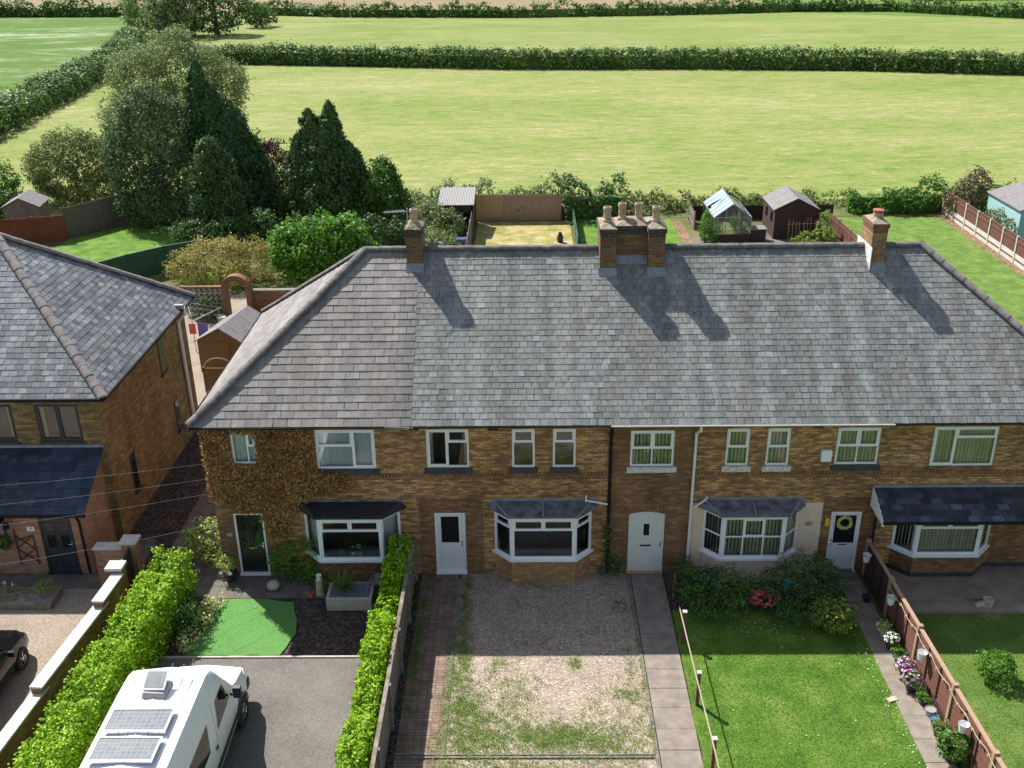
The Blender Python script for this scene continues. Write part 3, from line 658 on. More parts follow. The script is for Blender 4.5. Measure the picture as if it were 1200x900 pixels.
pipe([(-9.62, 1.2, 5.14), (-9.55, 1.2, 4.9), (-9.35, 1.2, 4.75), (-9.35, 1.2, .1)], .05, 'pipe_grey')
# upper windows
T2 = lambda a: [(0, a, 0, 1, 0)]
four = [(0, .5, 0, .5, 0), (0, .5, .5, 1, 1), (.5, 1, 0, .5, 0), (.5, 1, .5, 1, 1)]
spec = [([(0, .62, 0, 1, 0), (.62, 1, 0, .55, 0), (.62, 1, .55, 1, 1)], 'curtain_full'),
        ([(0, .62, 0, .58, 0), (0, .62, .58, 1, 1), (.62, 1, 0, 1, 1)], 'curtain_full'),
        ([(0, .5, 0, 1, 1), (.5, 1, 0, .66, 0), (.5, 1, .66, 1, 1)], 'curtain_lr'),
        ([(0, 1, 0, .66, 0), (0, 1, .66, 1, 1)], None), ([(0, 1, 0, .66, 0), (0, 1, .66, 1, 1)], None),
        (four, 'blind'), ([(0, 1, 0, .5, 0), (0, 1, .5, 1, 1)], 'blind'), ([(0, 1, 0, .5, 0), (0, 1, .5, 1, 1)], 'blind'),
        (four, 'blind'), ([(0, .36, 0, 1, 1), (.36, 1, 0, .72, 0), (.36, 1, .72, 1, 1)], 'blind'), ([(0, 1, 0, 1, 1)], 'blind')]
sills = [None, 'sill_dark', 'sill_dark', 'sill_dark', 'sill_dark', 'sill_stone', 'sill_stone', 'sill_stone', 'sill_dark', 'brick_red', 'brick_red']
for i, (o, (lt, ins), sm) in enumerate(zip(wins, spec, sills)):
    wf = window(ter, (o[0], .04, o[2]), (1, 0, 0), o[1]-o[0], o[3]-o[2], lt, inside=ins, blind_seed=i)
    if sm: sill(wf, o[0]-.09, o[1]+.09, o[2]-.002, -.06, .06, sm, .17 if 'sill' in sm else .08)
# doors
def panel_door(x0, x1, z0, z1, leafm, framem='white', y=.05, glazed=None, panels=(), handle=True, letter=None, name='door', parent=ter, hl=None):
    fr = MB(); f = .06
    fr.box(x0, x0+f, y-.03, y+.05, z0, z1); fr.box(x1-f, x1, y-.03, y+.05, z0, z1); fr.box(x0+f, x1-f, y-.03, y+.05, z1-f, z1); fr.box(x0-.02, x1+.02, y-.12, y+.05, z0-.02, z0+.04)
    d = fr.build('door_frame', M[framem], parent)
    lf_ = MB(); lf_.box(x0+f, x1-f, y, y+.04, z0+.04, z1-f)
    for (a, b, c, e) in panels:
        W_ = x1-x0; H_ = z1-z0; X0, X1, Z0, Z1 = x0+a*W_, x0+b*W_, z0+c*H_, z0+e*H_
        for (p, q, r_, s_) in ((X0, X1, Z0, Z0+.025), (X0, X1, Z1-.025, Z1), (X0, X0+.025, Z0+.025, Z1-.025), (X1-.025, X1, Z0+.025, Z1-.025)): lf_.box(p, q, y-.012, y, r_, s_)
    d.name = name
    d.data.name = name
    l_ = lf_.build('door_leaf', M[leafm], d)
    if glazed:
        W_ = x1-x0; H_ = z1-z0; gb = MB(); bd = MB()
        for a, b, c, e in glazed:
            X0, X1, Z0, Z1 = x0+a*W_, x0+b*W_, z0+c*H_, z0+e*H_
            gb.box(X0, X1, y-.004, y-.001, Z0, Z1)
            for (p, q, r_, s_) in ((X0-.03, X1+.03, Z0-.03, Z0), (X0-.03, X1+.03, Z1, Z1+.03), (X0-.03, X0, Z0, Z1), (X1, X1+.03, Z0, Z1)): bd.box(p, q, y-.018, y, r_, s_)
        gb.build('door_glass', M['glass_dark'], d); bd.build('glazing_bead', M[leafm], d)
    if letter: MB().box((x0+x1)/2-.13, (x0+x1)/2+.13, y-.015, y-.001, z0+letter-.02, z0+letter+.02).build('letterbox', M['chrome' if leafm == 'door_black' else 'trim'], d)
    hx = x1-f-.06 if hl is None else hl
    MB().box(hx-.015, hx+.015, y-.02, y, z0+.92, z0+1.12).bar((hx, y-.04, z0+1.02), (hx-.1, y-.04, z0+1.02), .01).bar((hx, y, z0+1.02), (hx, y-.045, z0+1.02), .01).build('handle', M['chrome'], d)
    return d
panel_door(*doors[0], 'door_black', glazed=[(.2, .42, .42, .86), (.56, .8, .42, .86)], letter=.9)
panel_door(*doors[1], 'door_white', glazed=[(.2, .78, .5, .93)], panels=[(.17, .8, .08, .42)])
panel_door(*doors[2], 'door_white', glazed=[(.16, .86, .47, .93)], panels=[(.16, .46, .07, .24), (.54, .84, .07, .24), (.16, .46, .27, .42), (.54, .84, .27, .42)], letter=.93, hl=9.13)
# door 3: arched, plain, set proud of the red wall
arc = []
for i in range(13):
    t = i/12; arc.append((3.04+1.06*t, 2.08+.09*sin(pi*t)))
mb = MB(); prof = [(3.04, .1)]+arc+[(4.10, .1)]; prof = [prof[0]]+arc+[prof[-1]]
n_ = len(prof); mb.add([(x, -.03, z) for x, z in prof]+[(x, 0., z) for x, z in prof], [tuple(range(n_))[::-1]]+[(i, (i+1) % n_, n_+(i+1) % n_, n_+i) for i in range(n_)])
d3 = mb.build('door', M['door_cream'], ter)
for v in d3.data.polygons: pass
MB().box(3.02, 4.12, -.08, 0, .02, .1).build('threshold', M['wood_light'], d3)
MB().box(3.48, 3.66, -.034, -.031, 1.36, 1.78).build('door_glass', M['glass_dark'], d3)
MB().box(3.44, 3.48, -.05, -.031, 1.32, 1.82).box(3.66, 3.70, -.05, -.031, 1.32, 1.82).box(3.48, 3.66, -.05, -.031, 1.32, 1.36).box(3.48, 3.66, -.05, -.031, 1.78, 1.82).build('glazing_bead', M['door_white'], d3)
MB().box(3.4, 3.72, -.045, -.031, .98, 1.03).build('letterbox', M['trim'], d3)
MB().box(3.98, 4.02, -.05, -.031, .98, 1.14).bar((4.0, -.07, 1.08), (3.9, -.07, 1.08), .012).build('handle', M['chrome'], d3)
ar = MB()
for i in range(14):
    t = (i+.5)/14; x = 2.94+1.26*t; z = 2.13+.1*sin(pi*t); ar.obox((x, -.003, z+.12), (1, 0, (.5-t)*.5), (0, 1, 0), (-(.5-t)*.5, 0, 1), .038, .004, .11)
ar.build('brick_arch', M['brick_soldier'], ter)
# bays
def bay(x0, x1, zs, zt, base, front, insides, roofm='lead', seed=0, base_z=0., cant=.5, dep=.5, roof=True, plinth=False, open_=False):
    f0, f1 = x0+cant, x1-cant; pts = [(x0, 0), (f0, -dep), (f1, -dep), (x1, 0)]
    b = MB(); b.add([(x, y, base_z-.03) for x, y in pts]+[(x, y, zs-.05) for x, y in pts], [(0, 1, 5, 4), (1, 2, 6, 5), (2, 3, 7, 6), (4, 5, 6, 7)])
    root = b.build('bay_window', M[base], ter)
    if plinth:
        pp = [(x0-.02, 0), (f0-.01, -dep-.02), (f1+.01, -dep-.02), (x1+.02, 0)]
        MB().add([(x, y, base_z-.03) for x, y in pp]+[(x, y, .3) for x, y in pp], [(0, 1, 5, 4), (1, 2, 6, 5), (2, 3, 7, 6), (4, 5, 6, 7)]).build('plinth', M['sill_dark'], root)
    e = .07; so_pts = [(x0-.1, 0), (f0-.05, -dep-e), (f1+.05, -dep-e), (x1+.1, 0)]
    MB().prism(so_pts, zs-.07, zs).build('sill', M['white'], root)
    MB().prism([(x0+.0, 0), (f0, -dep), (f1, -dep), (x1, 0)], zt, zt+.1).build('fascia', M['white'], root)
    # corner posts
    cp = MB()
    for x, y in pts[1:3]: cp.bar((x, y+.02, zs), (x, y+.02, zt), .05, n=8)
    cp.build('corner_post', M['white'], root)
    segs = [(pts[0], pts[1], insides[0]), (pts[1], pts[2], front), (pts[2], pts[3], insides[0])]
    for i, (p, q, lt) in enumerate(segs):
        U = Vector((q[0]-p[0], q[1]-p[1], 0)); Lg = U.length
        w_ = window(root, (p[0], p[1], zs), U, Lg, zt-zs, lt, room=False, inside=insides[1], name='window_frame', blind_seed=seed+i, fw_=.085 if i == 1 else .075)
        # children of window_frame go up a level so the depth stays at three
        for ch in list(w_.children): ch.parent = root
    # room interior
    MB().box(x0+.1, x1-.1, .7, .72, zs-.3, zt+.2).box(x0+.1, x1-.1, .02, .7, zs-.32, zs-.3).build('room_interior', M['room'], root)
    MB().box(x0+.08, x0+.1, 0.02, .72, zs-.3, zt+.2).box(x1-.1, x1-.08, .02, .72, zs-.3, zt+.2).box(x0+.08, x1-.08, .0, .72, zt+.2, zt+.22).build('room_interior', M['room'], root)
    if roof:
        o1 = .14; r = [(x0-.22, 0.0), (f0-.08, -dep-o1), (f1+.08, -dep-o1), (x1+.22, 0.0)]
        zf = zt+.13; zb = zt+.30
        top = [(r[0][0]+.02, 0, zf+.02), (r[1][0], r[1][1], zf), (r[2][0], r[2][1], zf), (r[3][0]-.02, 0, zf+.02), (r[3][0]-.2, 0, zb), (r[0][0]+.2, 0, zb)]
        m_ = MB(); bot = [(x, y, zf-.07) for x, y in r]
        m_.add(top+bot, [(0, 1, 5), (1, 2, 4, 5), (2, 3, 4), (6, 7, 1, 0), (7, 8, 2, 1), (8, 9, 3, 2), (9, 8, 7, 6)])
        rf = m_.build('bay_roof', M[roofm], root)
        ed = MB()
        if roofm == 'lead':
            mx = (x0+x1)/2; ed.bar((mx, -.02, zb+.01), (mx, -dep-o1, zf+.012), .03, n=6)
            ed.bar(top[5], top[1], .022, n=6); ed.bar(top[4], top[2], .022, n=6); ed.build('roof_roll', M['lead_flash'], root)
        MB().box(r[0][0]+.1, r[3][0]-.1, -.02, 0, zb-.02, zb+.07).build('flashing', M['lead' if roofm != 'lead' else 'lead_flash'], root)
    return root
vf3 = [(0, .333, 0, .52, 0), (0, .333, .52, 1, 0), (.333, .667, 0, .52, 0), (.333, .667, .52, 1, 1), (.667, 1, 0, .52, 0), (.667, 1, .52, 1, 0)]
vtop2 = [(0, 1, 0, .70, 0), (0, .5, .70, 1, 1), (.5, 1, .70, 1, 1)]
b1 = bay(*bays[0], 'brick_red', vtop2, ([(0, 1, 0, 1, 0)], None), 'felt_dark', 11)
b2 = bay(*bays[1], 'brick_pale', vtop2, ([(0, 1, 0, .74, 0), (0, 1, .74, 1, 1)], None), 'lead', 22)
b3 = bay(*bays[2], 'cream', vf3, ([(0, 1, 0, .52, 0), (0, 1, .52, 1, 0)], 'blind'), 'lead', 33)
b5 = bay(*bays[3], 'brick_red', vtop2, ([(0, 1, 0, .74, 0), (0, 1, .74, 1, 1)], 'blind'), 'lead', 44, roof=False, plinth=True)
# net curtains in the sides of bay 1, flowers on its sill
cu = MB()
for s_, (xa, ya, xb, yb) in enumerate(((-6.5, -.0, -6.1, -.4), (-4.28, -.4, -3.9, .0))):
    for i in range(8):
        t0, t1 = i/8, (i+1)/8; o0, o1 = .03*(i % 2), .03*((i+1) % 2)
        cu.quad((xa+(xb-xa)*t0, ya+(yb-ya)*t0+.1+o0, .9), (xa+(xb-xa)*t1, ya+(yb-ya)*t1+.1+o1, .9), (xa+(xb-xa)*t1, ya+(yb-ya)*t1+.1+o1, 2.25), (xa+(xb-xa)*t0, ya+(yb-ya)*t0+.1+o0, 2.25))
cu.build('curtain', M['curtain'], b1)
MB().box(-6.2, -4.2, -.42, -.2, .87, .9).build('window_board', M['white'], b1)
MB().box(-.5, 1.45, -.42, -.15, .87, .9).build('window_board', M['white'], b2)
g = np.random.default_rng(5); Pp = np.array([-5.15, -.3, 1.12])+g.normal(0, 1, (160, 3))*np.array([.16, .05, .09]); q = leaves(Pp, sph(160, g), .09, seed=2)
ptf = thing('potted_flower', 'white flowered pot plant standing inside the leftmost bay window', 'pot plant'); fastmesh('foliage', q, len(q), M['lf_mid'], ptf)
MB().lathe([(.06, 0), (.09, .14)], (-5.2, -.3, .9), 12).lathe([(.06, 0), (.09, .14)], (-5.0, -.3, .9), 12).build('plant_pot', M['white'], ptf)
Pp = np.array([-5.1, -.36, 1.2])+g.normal(0, 1, (24, 3))*np.array([.1, .03, .05]); q = leaves(Pp, sph(24, g), .07, seed=3); fastmesh('blossom', q, len(q), M['fl_white'], ptf)
# canopy over bay 5
can = MB().box(10.2, 16.4, -1.05, -1.0, 2.33, 2.5).box(10.2, 16.4, -.02, 0, 2.95, 3.02).build('porch_canopy', M['white_old'], ter)
cs = MB(); cu_ = MB(); roof_face(cs, cu_, (10.14, -1.12, 2.47), (16.4, -1.12, 2.47), (16.4, -.0, 2.98), (10.14, -.0, 2.98), .2, .34, 8)
cs.build('canopy_slates', M['slate_canopy'], can); cu_.build('canopy_deck', M['under'], can)
MB().box(10.12, 16.4, -.05, -.004, 2.97, 3.05).build('flashing', M['lead_flash'], can)
MB().add([(10.12, -1.1, 2.36), (10.12, -.02, 2.36), (10.12, -.02, 2.98), (10.12, -1.1, 2.49), (10.16, -1.1, 2.36), (10.16, -.02, 2.36), (10.16, -.02, 2.98), (10.16, -1.1, 2.49)], [(0, 3, 2, 1), (4, 5, 6, 7), (2, 3, 7, 6), (0, 1, 5, 4), (0, 4, 7, 3)]).build('canopy_gable', M['white'], can)
MB().box(10.14, 10.2, -1.08, -.98, 2.28, 2.38).box(10.14, 10.2, -.6, -.5, 2.3, 2.36).build('bracket', M['white'], can)
MB().bar((10.14, -1.16, 2.44), (16.4, -1.16, 2.44), .05, n=8).build('gutter', M['black'], can)
# chimneys
def pot(mb, x, y, z, h=.5, r=.13): mb.lathe([(r*1.15, 0), (r*1.1, .06), (r*.88, .1), (r*.85, h-.14), (r*1.02, h-.11), (r*1.02, h-.03), (r*.9, h), (r*.7, h), (r*.7, h-.12)], (x, y, z), 16)
def flaunch(mb, x0, x1, y0, y1, z, h=.16):
    c = .32; mb.add([(x0, y0, z), (x1, y0, z), (x1, y1, z), (x0, y1, z), (x0+(x1-x0)*c, y0+(y1-y0)*c, z+h), (x1-(x1-x0)*c, y0+(y1-y0)*c, z+h), (x1-(x1-x0)*c, y1-(y1-y0)*c, z+h), (x0+(x1-x0)*c, y1-(y1-y0)*c, z+h)], [(0, 1, 5, 4), (1, 2, 6, 5), (2, 3, 7, 6), (3, 0, 4, 7), (4, 5, 6, 7)])
def rz(y): return RZ-(RZ-EE)/(RY-EY0)*(RY-y)
def stack(parts, mat, pots, capm='soot', zt=9.72):
    st = MB(); cp = MB(); fl = MB(); fs = MB()
    for (x0, x1, y0, y1) in parts:
        st.box(x0, x1, y0, y1, 7.8, zt-.28); cp.box(x0-.004, x1+.004, y0-.004, y1+.004, zt-.28, zt-.13); cp.box(x0-.035, x1+.035, y0-.035, y1+.035, zt-.13, zt-.0); flaunch(fl, x0-.0, x1+.0, y0-.0, y1+.0, zt, .13)
        zf = rz(y0); fs.add([(x0-.03, y0-.16, rz(y0-.16)+.03), (x1+.03, y0-.16, rz(y0-.16)+.03), (x1+.03, y0-.012, zf+.12), (x0-.03, y0-.012, zf+.12), (x0-.03, y0-.16, rz(y0-.16)-.02), (x1+.03, y0-.16, rz(y0-.16)-.02)], [(0, 1, 2, 3), (4, 5, 1, 0)])
    o = st.build('chimney', M[mat], ter); cp.build('chimney_cap', M[capm], o); fl.build('flaunching', M['flaunch'], o); fs.build('flashing', M['lead_flash'], o)
    for p in pots:
        pm = MB(); pot(pm, *p); pm.build('chimney_pot', M['pot'], o, smooth=False)
    return o
stack([(-3.6, -3.11, 3.83, 4.75)], 'brick_chim', [(-3.36, 4.25, 9.84, .42)], zt=9.74)
stack([(2.27, 2.75, 3.66, 5.0), (3.72, 4.22, 3.66, 5.0), (2.751, 3.719, 4.02, 4.98)], 'brick_chim', [(2.50, 4.15, 9.84, .46), (2.98, 4.5, 9.82, .5), (3.48, 4.5, 9.82, .5), (3.97, 4.15, 9.84, .46)], zt=9.74)
stack([(10.42, 10.86, 3.75, 4.75)], 'brick_orange', [(10.66, 4.2, 9.84, .2, .15)], 'brick_chim', zt=9.80)
MB().lathe([(.16, 0), (.17, .02), (.17, .07), (.0, .1)], (10.66, 4.2, 10.05), 14).build('chimney_pot', M['rust'], ter.children[-1])
MB().box(10.40, 10.42, 3.6, 5.0, 8.3, 9.1).build('flashing', M['white_old'], ter.children[-2] if False else [c for c in ter.children if c.name.startswith('chimney')][-1])
# small fittings on the facade
MB().box(8.47, 8.77, -.14, 0, 3.88, 4.24).build('alarm_box', M['white'], ter, bevel=.02)
MB().lathe([(.07, 0), (.07, .2), (.03, .24)], (9.0-.1, -.09, 1.72), 12).build('door_lamp', M['fl_yellow'], ter)
MB().box(-9.02, -8.86, -.02, 0, 1.38, 1.5).build('house_number', M['pipe_grey'], ter)
MB().lathe([(.1, 0), (.1, .01)], (8.4, 0, 0), 14)
def text(s, loc, size, mat, parent, name='lettering', rot=(pi/2, 0, 0)):
    cu = bpy.data.curves.new(name, 'FONT'); cu.body = s; cu.size = size; cu.extrude = .002; cu.align_x = 'CENTER'; cu.align_y = 'CENTER'
    o = bpy.data.objects.new(name, cu); COL.objects.link(o); dg = bpy.context.evaluated_depsgraph_get(); me = bpy.data.meshes.new_from_object(o.evaluated_get(dg))
    bpy.data.objects.remove(o); me.materials.clear(); me.materials.append(M[mat]); o = bpy.data.objects.new(name, me); COL.objects.link(o); o.location = loc; o.rotation_euler = rot; o.parent = parent; return o
hm = MB()
for i in range(20):
    a = 2*pi*i/20; hm.obox((8.38+.11*cos(a), -.03, 1.74+.07*sin(a)), (1, 0, 0), (0, 1, 0), (0, 0, 1), .012, .006, .012)
hm.box(8.32, 8.44, -.035, -.025, 1.7, 1.78)
hm.build('house_number', M['wood_mid'], ter)

# wreath on door 4, ivy, aerials, wires
wr = thing('door_wreath', 'round cream dried flower wreath hanging on the white door', 'wreath', (9.46, .02, 1.74))
g = np.random.default_rng(3); n = 420; a = g.uniform(0, 2*pi, n); b = g.uniform(0, 2*pi, n); rr = .045*g.uniform(.5, 1.2, n)
Pp = np.stack([(.19+rr*cos(0)*np.cos(b))*np.cos(a), -.02+rr*np.sin(b)*.6, (.19+rr*np.cos(b))*np.sin(a)], 1); q = leaves(Pp, np.tile([0, -1., 0], (n, 1)), .055, seed=4); fastmesh('petals', q, len(q), M['lf_pale'], wr)
tor = MB(); K = 24
tor.tube([(.19*cos(2*pi*i/K), -.01, .19*sin(2*pi*i/K)) for i in range(K+1)], .03); tor.build('ring', M['wreathm'], wr)

def in_poly(px, py, poly):
    c = np.zeros(len(px), bool); n = len(poly)
    for i in range(n):
        x0, y0 = poly[i]; x1, y1 = poly[(i+1) % n]
        cnd = ((y0 > py) != (y1 > py)) & (px < (x1-x0)*(py-y0)/(y1-y0+1e-12)+x0); c ^= cnd
    return c
ivp = [(-9.32, 5.12), (-6.1, 5.1), (-6.0, 4.2), (-5.95, 3.6), (-5.2, 3.5), (-5.1, 3.2), (-5.7, 2.9), (-6.4, 2.75), (-6.75, 2.5), (-6.9, 2.0), (-7.1, 1.5), (-7.65, 1.35), (-7.85, 2.25), (-8.7, 2.35), (-8.9, 2.6), (-9.3, 2.75)]
g = np.random.default_rng(9); n = 26000
px = g.uniform(-9.4, -5.0, n); pz = g.uniform(1.2, 5.15, n); jx = g.normal(0, .07, n); jz = g.normal(0, .07, n)
kp = in_poly(px+jx, pz+jz, ivp) & ~((px > -8.5) & (px < -7.8) & (pz > 3.88) & (pz < 4.88)) & ~((px > -6.08) & (pz > 3.68))
px, pz = px[kp], pz[kp]; py = -g.uniform(.02, .14, len(px))-.06*(np.sin(px*5)*np.sin(pz*6)+.6)
q1 = leaves(np.stack([px, py, pz], 1), np.tile([0, -1., .5], (len(px), 1)), .068, .8, .55, 3)
n = 2500; sy = g.uniform(0, .7, n); sz = g.uniform(3.0, 5.1, n); q2 = leaves(np.stack([-9.27-g.uniform(0, .1, n), sy, sz], 1), np.tile([-1., 0, .5], (n, 1)), .085, .8, .55, 4)
q = np.concatenate([q1, q2]); ivy = fastmesh('wall_climber', q, len(q), M['lf_ivy']); tag(ivy, 'golden brown climbing plant covering the upper left brick wall around a small window', 'climbing plant')

def aerial(name, label, loc, rz_, boom, mast=None):
    t = thing(name, label, 'aerial', loc, rz_); mb = MB(); mb.bar((0, 0, 0), (-boom, 0, .02), .012, n=6)
    for i in range(11):
        x = -boom*(.12+.85*i/11); l_ = .15-.004*i; mb.bar((x, -l_, .02), (x, l_, .02), .008, n=5)
    mb.build('boom', M['metal'], t)
    if mast: MB().bar(mast[0], mast[1], .016, n=7).build('mast', M['metal'], t)
    return t
aerial('tv_aerial', 'thin metal television aerial fixed to the left brick chimney', (-3.55, 4.2, 10.2), .25, .75, ((0, 0, .1), (.0, 0, -.9)))
aerial('tv_aerial', 'small television aerial lying at the gutter above the brown brick wall', (-3.2, -.42, 5.2), -.1, .85, ((.0, .0, .0), (.02, .3, -.35)))
wr_ = MB()
P_ends = [((-9.27, -.05, 3.9), (-22, -9, 8.6)), ((-9.27, -.05, 3.4), (-22, -9, 7.9)), ((-9.27, -.05, 2.9), (-22, -9, 7.1)), ((-8.7, -.08, 2.0), (-22, -9, 5.6))]
for wi, (a, b) in enumerate(P_ends):
    wr_ = MB(); a, b = Vector(a), Vector(b); wr_.tube([a+(b-a)*i/14-Vector((0, 0, 1.2*sin(pi*i/14)*.5)) for i in range(15)], .0032, 4)
    tag(wr_.build('telephone_wire', M['tarp']), ['highest overhead wire leaving the left corner of the terrace', 'second highest overhead wire leaving the left corner of the terrace', 'third overhead wire from the top at the left corner of the terrace', 'lowest overhead wire, fixed above the black front door'][wi], 'wire', 'overhead wires at the left corner of the terrace')

# ================================================================== NEIGHBOUR HOUSE (left)
lh = thing('neighbour_house', 'detached brick house with grey slate hipped roof and dark blue slate porch', 'house')
HX, HY0, HY1 = -13.05, 1.95, 10.45
lw = [(-15.04, -13.7, 3.62, 4.9), (-17.6, -15.75, 3.62, 4.9)]
mb = MB(); wall_grid(mb, -26, HX, 0, EZ, lw, HY0); mb.quad((HX, HY0, 0), (HX, HY1, 0), (HX, HY1, EZ), (HX, HY0, EZ)); mb.quad((HX, HY1, 0), (-26, HY1, 0), (-26, HY1, EZ), (HX, HY1, EZ)); mb.build('wall', M['brick_lh'], lh)
for i, o in enumerate(lw):
    wf = window(lh, (o[0], HY0+.04, o[2]), (1, 0, 0), o[1]-o[0], o[3]-o[2], [(0, .5, 0, 1, 1), (.5, 1, 0, 1, 1)], 'anth', inside='curtain_lr', blind_seed=60+i)
    MB().box(o[0]-.06, o[1]+.06, HY0-.05, HY0+.05, o[2]-.1, o[2]-.002).build('sill', M['anth'], wf)
for (y, z0, z1, w_) in ((7.55, 3.5, 4.75, .5), (3.6, .95, 2.3, .42), (8.2, .9, 2.1, .45)):
    wm = MB().box(HX, HX+.03, y-w_/2, y+w_/2, z0, z1).build('window', M['anth'], lh); MB().box(HX+.031, HX+.034, y-w_/2+.05, y+w_/2-.05, z0+.05, z1-.05).build('pane', M['glass_dark'], wm); MB().box(HX, HX+.08, y-w_/2-.05, y+w_/2+.05, z0-.08, z0).build('sill', M['sill_dark'], wm)
ux = MB(); us = MB()
e0, e1, f0, f1 = -12.7, -27, 1.62, 10.8
rA = Vector((e1, f0, EE)); rB = Vector((e0, f0, EE)); rC = Vector((-17.3, 6.2, 9.02)); rD = Vector((e1, 6.2, 9.02)); rB2 = Vector((e0, f1, EE)); rA2 = Vector((e1, f1, EE))
roof_face(us, ux, rA, rB, rC, rD, .195, .25, 21, lift=.012); roof_face(us, ux, rB, rB2, rC, rC, .195, .25, 22, lift=.012); roof_face(us, ux, rB2, rA2, rD, rC, .235, .5, 23)
lr = ux.build('roof', M['under'], lh); us.build('roof_slates', M['slate_lh'], lr)
rt_ = MB(); ridge_tiles(rt_, rB+up_, rC+up_, .15, .45, 7); ridge_tiles(rt_, rB2+up_, rC+up_, .15, .45, 7); ridge_tiles(rt_, rC, rD, .14, .45, 7); rt_.build('hip_tiles', M['ridge_l'], lr)
MB().box(HX, e0-.02, f0+.02, f1-.02, EE-.13, EE-.04).box(e1, HX, f0+.02, HY0, EE-.13, EE-.04).build('fascia', M['black'], lh)
MB().bar((e0+.04, f0, EE-.03), (e0+.04, f1, EE-.03), .05, n=8).bar((e1, f0-.05, EE-.03), (e0, f0-.05, EE-.03), .05, n=8).build('gutter', M['black'], lh)
pipe([(e0+.05, 9.35, EE+.05), (e0+.05, 9.4, EE-.2), (HX+.08, 9.5, EE-.55), (HX+.08, 9.6, .1)], .07, 'pipe_white', 'downpipe', lh)
MB().box(e0-.3, e0+.1, 9.2, 9.35, EE+.05, EE+.2).build('hopper', M['pipe_grey'], lh)
# porch
px1, py = -13.3, .1
MBp = MB(); wall_grid(MBp, -26, px1, 0, 2.3, [(-14.72, -13.72, .02, 2.06), (-17.4, -15.72, .9, 2.15)], py); MBp.add([(px1, py, 0), (px1, HY0, 0), (px1, HY0, 3.35), (px1, py, 2.3)], [(0, 1, 2, 3)])
po = MBp.build('porch', M['brick_porch'], lh)
ps = MB(); pu = MB(); roof_face(ps, pu, (-27, -.17, 2.28), (-13.12, -.17, 2.28), (-13.12, 1.94, 3.44), (-27, 1.94, 3.44), .3, .5, 31); ps.build('porch_slates', M['slate_porch'], po); pu.build('porch_deck', M['under'], po)
MB().box(-27, -13.1, 1.90, 1.946, 3.42, 3.52).build('flashing', M['lead_flash'], po)
MB().bar((-27, -.2, 2.24), (-13.1, -.2, 2.24), .055, n=8).bar((-13.42, -.12, 2.2), (-13.42, .0, 1.9), .04).bar((-13.42, .0, 1.9), (-13.42, .02, .05), .04).build('gutter', M['black'], po)
panel_door(-14.72, -13.72, .02, 2.06, 'door_grey', 'door_grey', y=py+.05, glazed=[(.16, .42, .72, .86), (.58, .84, .72, .86), (.16, .42, .44, .66), (.58, .84, .44, .66)], panels=[(.14, .46, .08, .36), (.54, .86, .08, .36)], letter=.82, parent=lh)
window(lh, (-17.4, py+.04, .9), (1, 0, 0), 1.68, 1.25, [(0, .5, 0, 1, 1), (.5, 1, 0, 1, 1)], 'anth', inside='curtain_lr', blind_seed=71)
MB().box(-15.08, -14.86, py-.03, py, 1.55, 1.7).build('house_number', M['white'], lh)
text('29', (-14.97, py-.032, 1.625), .13, 'trim', lh, 'house_number_digits')
MB().box(-15.85, -15.7, py-.35, py, 1.95, 2.05).lathe([(.02, 0), (.1, .03), (.08, .2), (.02, .24)], (-15.6, py-.2, 1.72), 8).build('porch_lamp', M['black'], lh)
trl = MB()
for (a, b) in (((-15.5, 0.35), (-15.5, 1.6)), ((-14.95, .35), (-14.95, 1.4)), ((-15.5, 1.2), (-14.95, 1.4)), ((-15.5, .5), (-14.95, .95)), ((-15.5, .95), (-14.95, 1.4)), ((-15.5, .9), (-14.95, .45)), ((-15.5, 1.4), (-14.95, .9))):
    trl.bar((a[0], py-.03, a[1]), (b[0], py-.03, b[1]), .018, n=5)
tag(trl.build('wall_trellis', M['wood_dark']), 'dark wooden diamond trellis on the porch wall beside the dark grey door', 'trellis')
MB().box(-16.2, -15.3, HY0-.01, HY0, 4.1, 4.2)
hb = thing('hanging_basket', 'green leafy hanging basket at the window of the left house', 'hanging basket', (-15.75, -.1, 1.25)); P, Nn = crown_pts([(0, 0, 0, .22, .2, .2)], 40, .08, 8, 3); q = leaves(P, Nn, .07, seed=3); fastmesh('foliage', q, len(q), M['lf_mid'], hb); MB().lathe([(.05, -.2), (.2, -.05)], n=12).build('basket', M['trim'], hb)

# ================================================================== FRONT: walls, hedges, fences
def wall_run(a, b, z, w_, name_mb, cap, z0=-.05):
    a = Vector((*a, 0)); b = Vector((*b, 0)); U = (b-a).normalized(); Nn = Vector((-U.y, U.x, 0)); c = (a+b)/2; L = (b-a).length/2
    name_mb.obox(c+Vector((0, 0, (z0+z-.06)/2)), U, Nn, (0, 0, 1), L, w_/2-.035, (z-.06-z0)/2)
    n = max(1, round(L*2/.6))
    for i in range(n):
        cc = a+U*(2*L)*(i+.5)/n; cap.obox(cc+Vector((0, 0, z-.03)), U, Nn, (0, 0, 1), L/n-.004, w_/2, .03)
bw = thing('boundary_wall', 'stepped brown brick garden wall with pale coping between the two front drives', 'wall')
wm, wc = MB(), MB()
wall_run((-11.7, -1.75), (-11.79, -3.1), 1.3, .34, wm, wc); wall_run((-11.78, -2.78), (-12.13, -6.3), 1.1, .335, wm, wc); wall_run((-12.11, -5.98), (-12.75, -13), .9, .33, wm, wc)
wm.build('brickwork', M['brick_wall'], bw); wc.build('coping', M['coping'], bw)
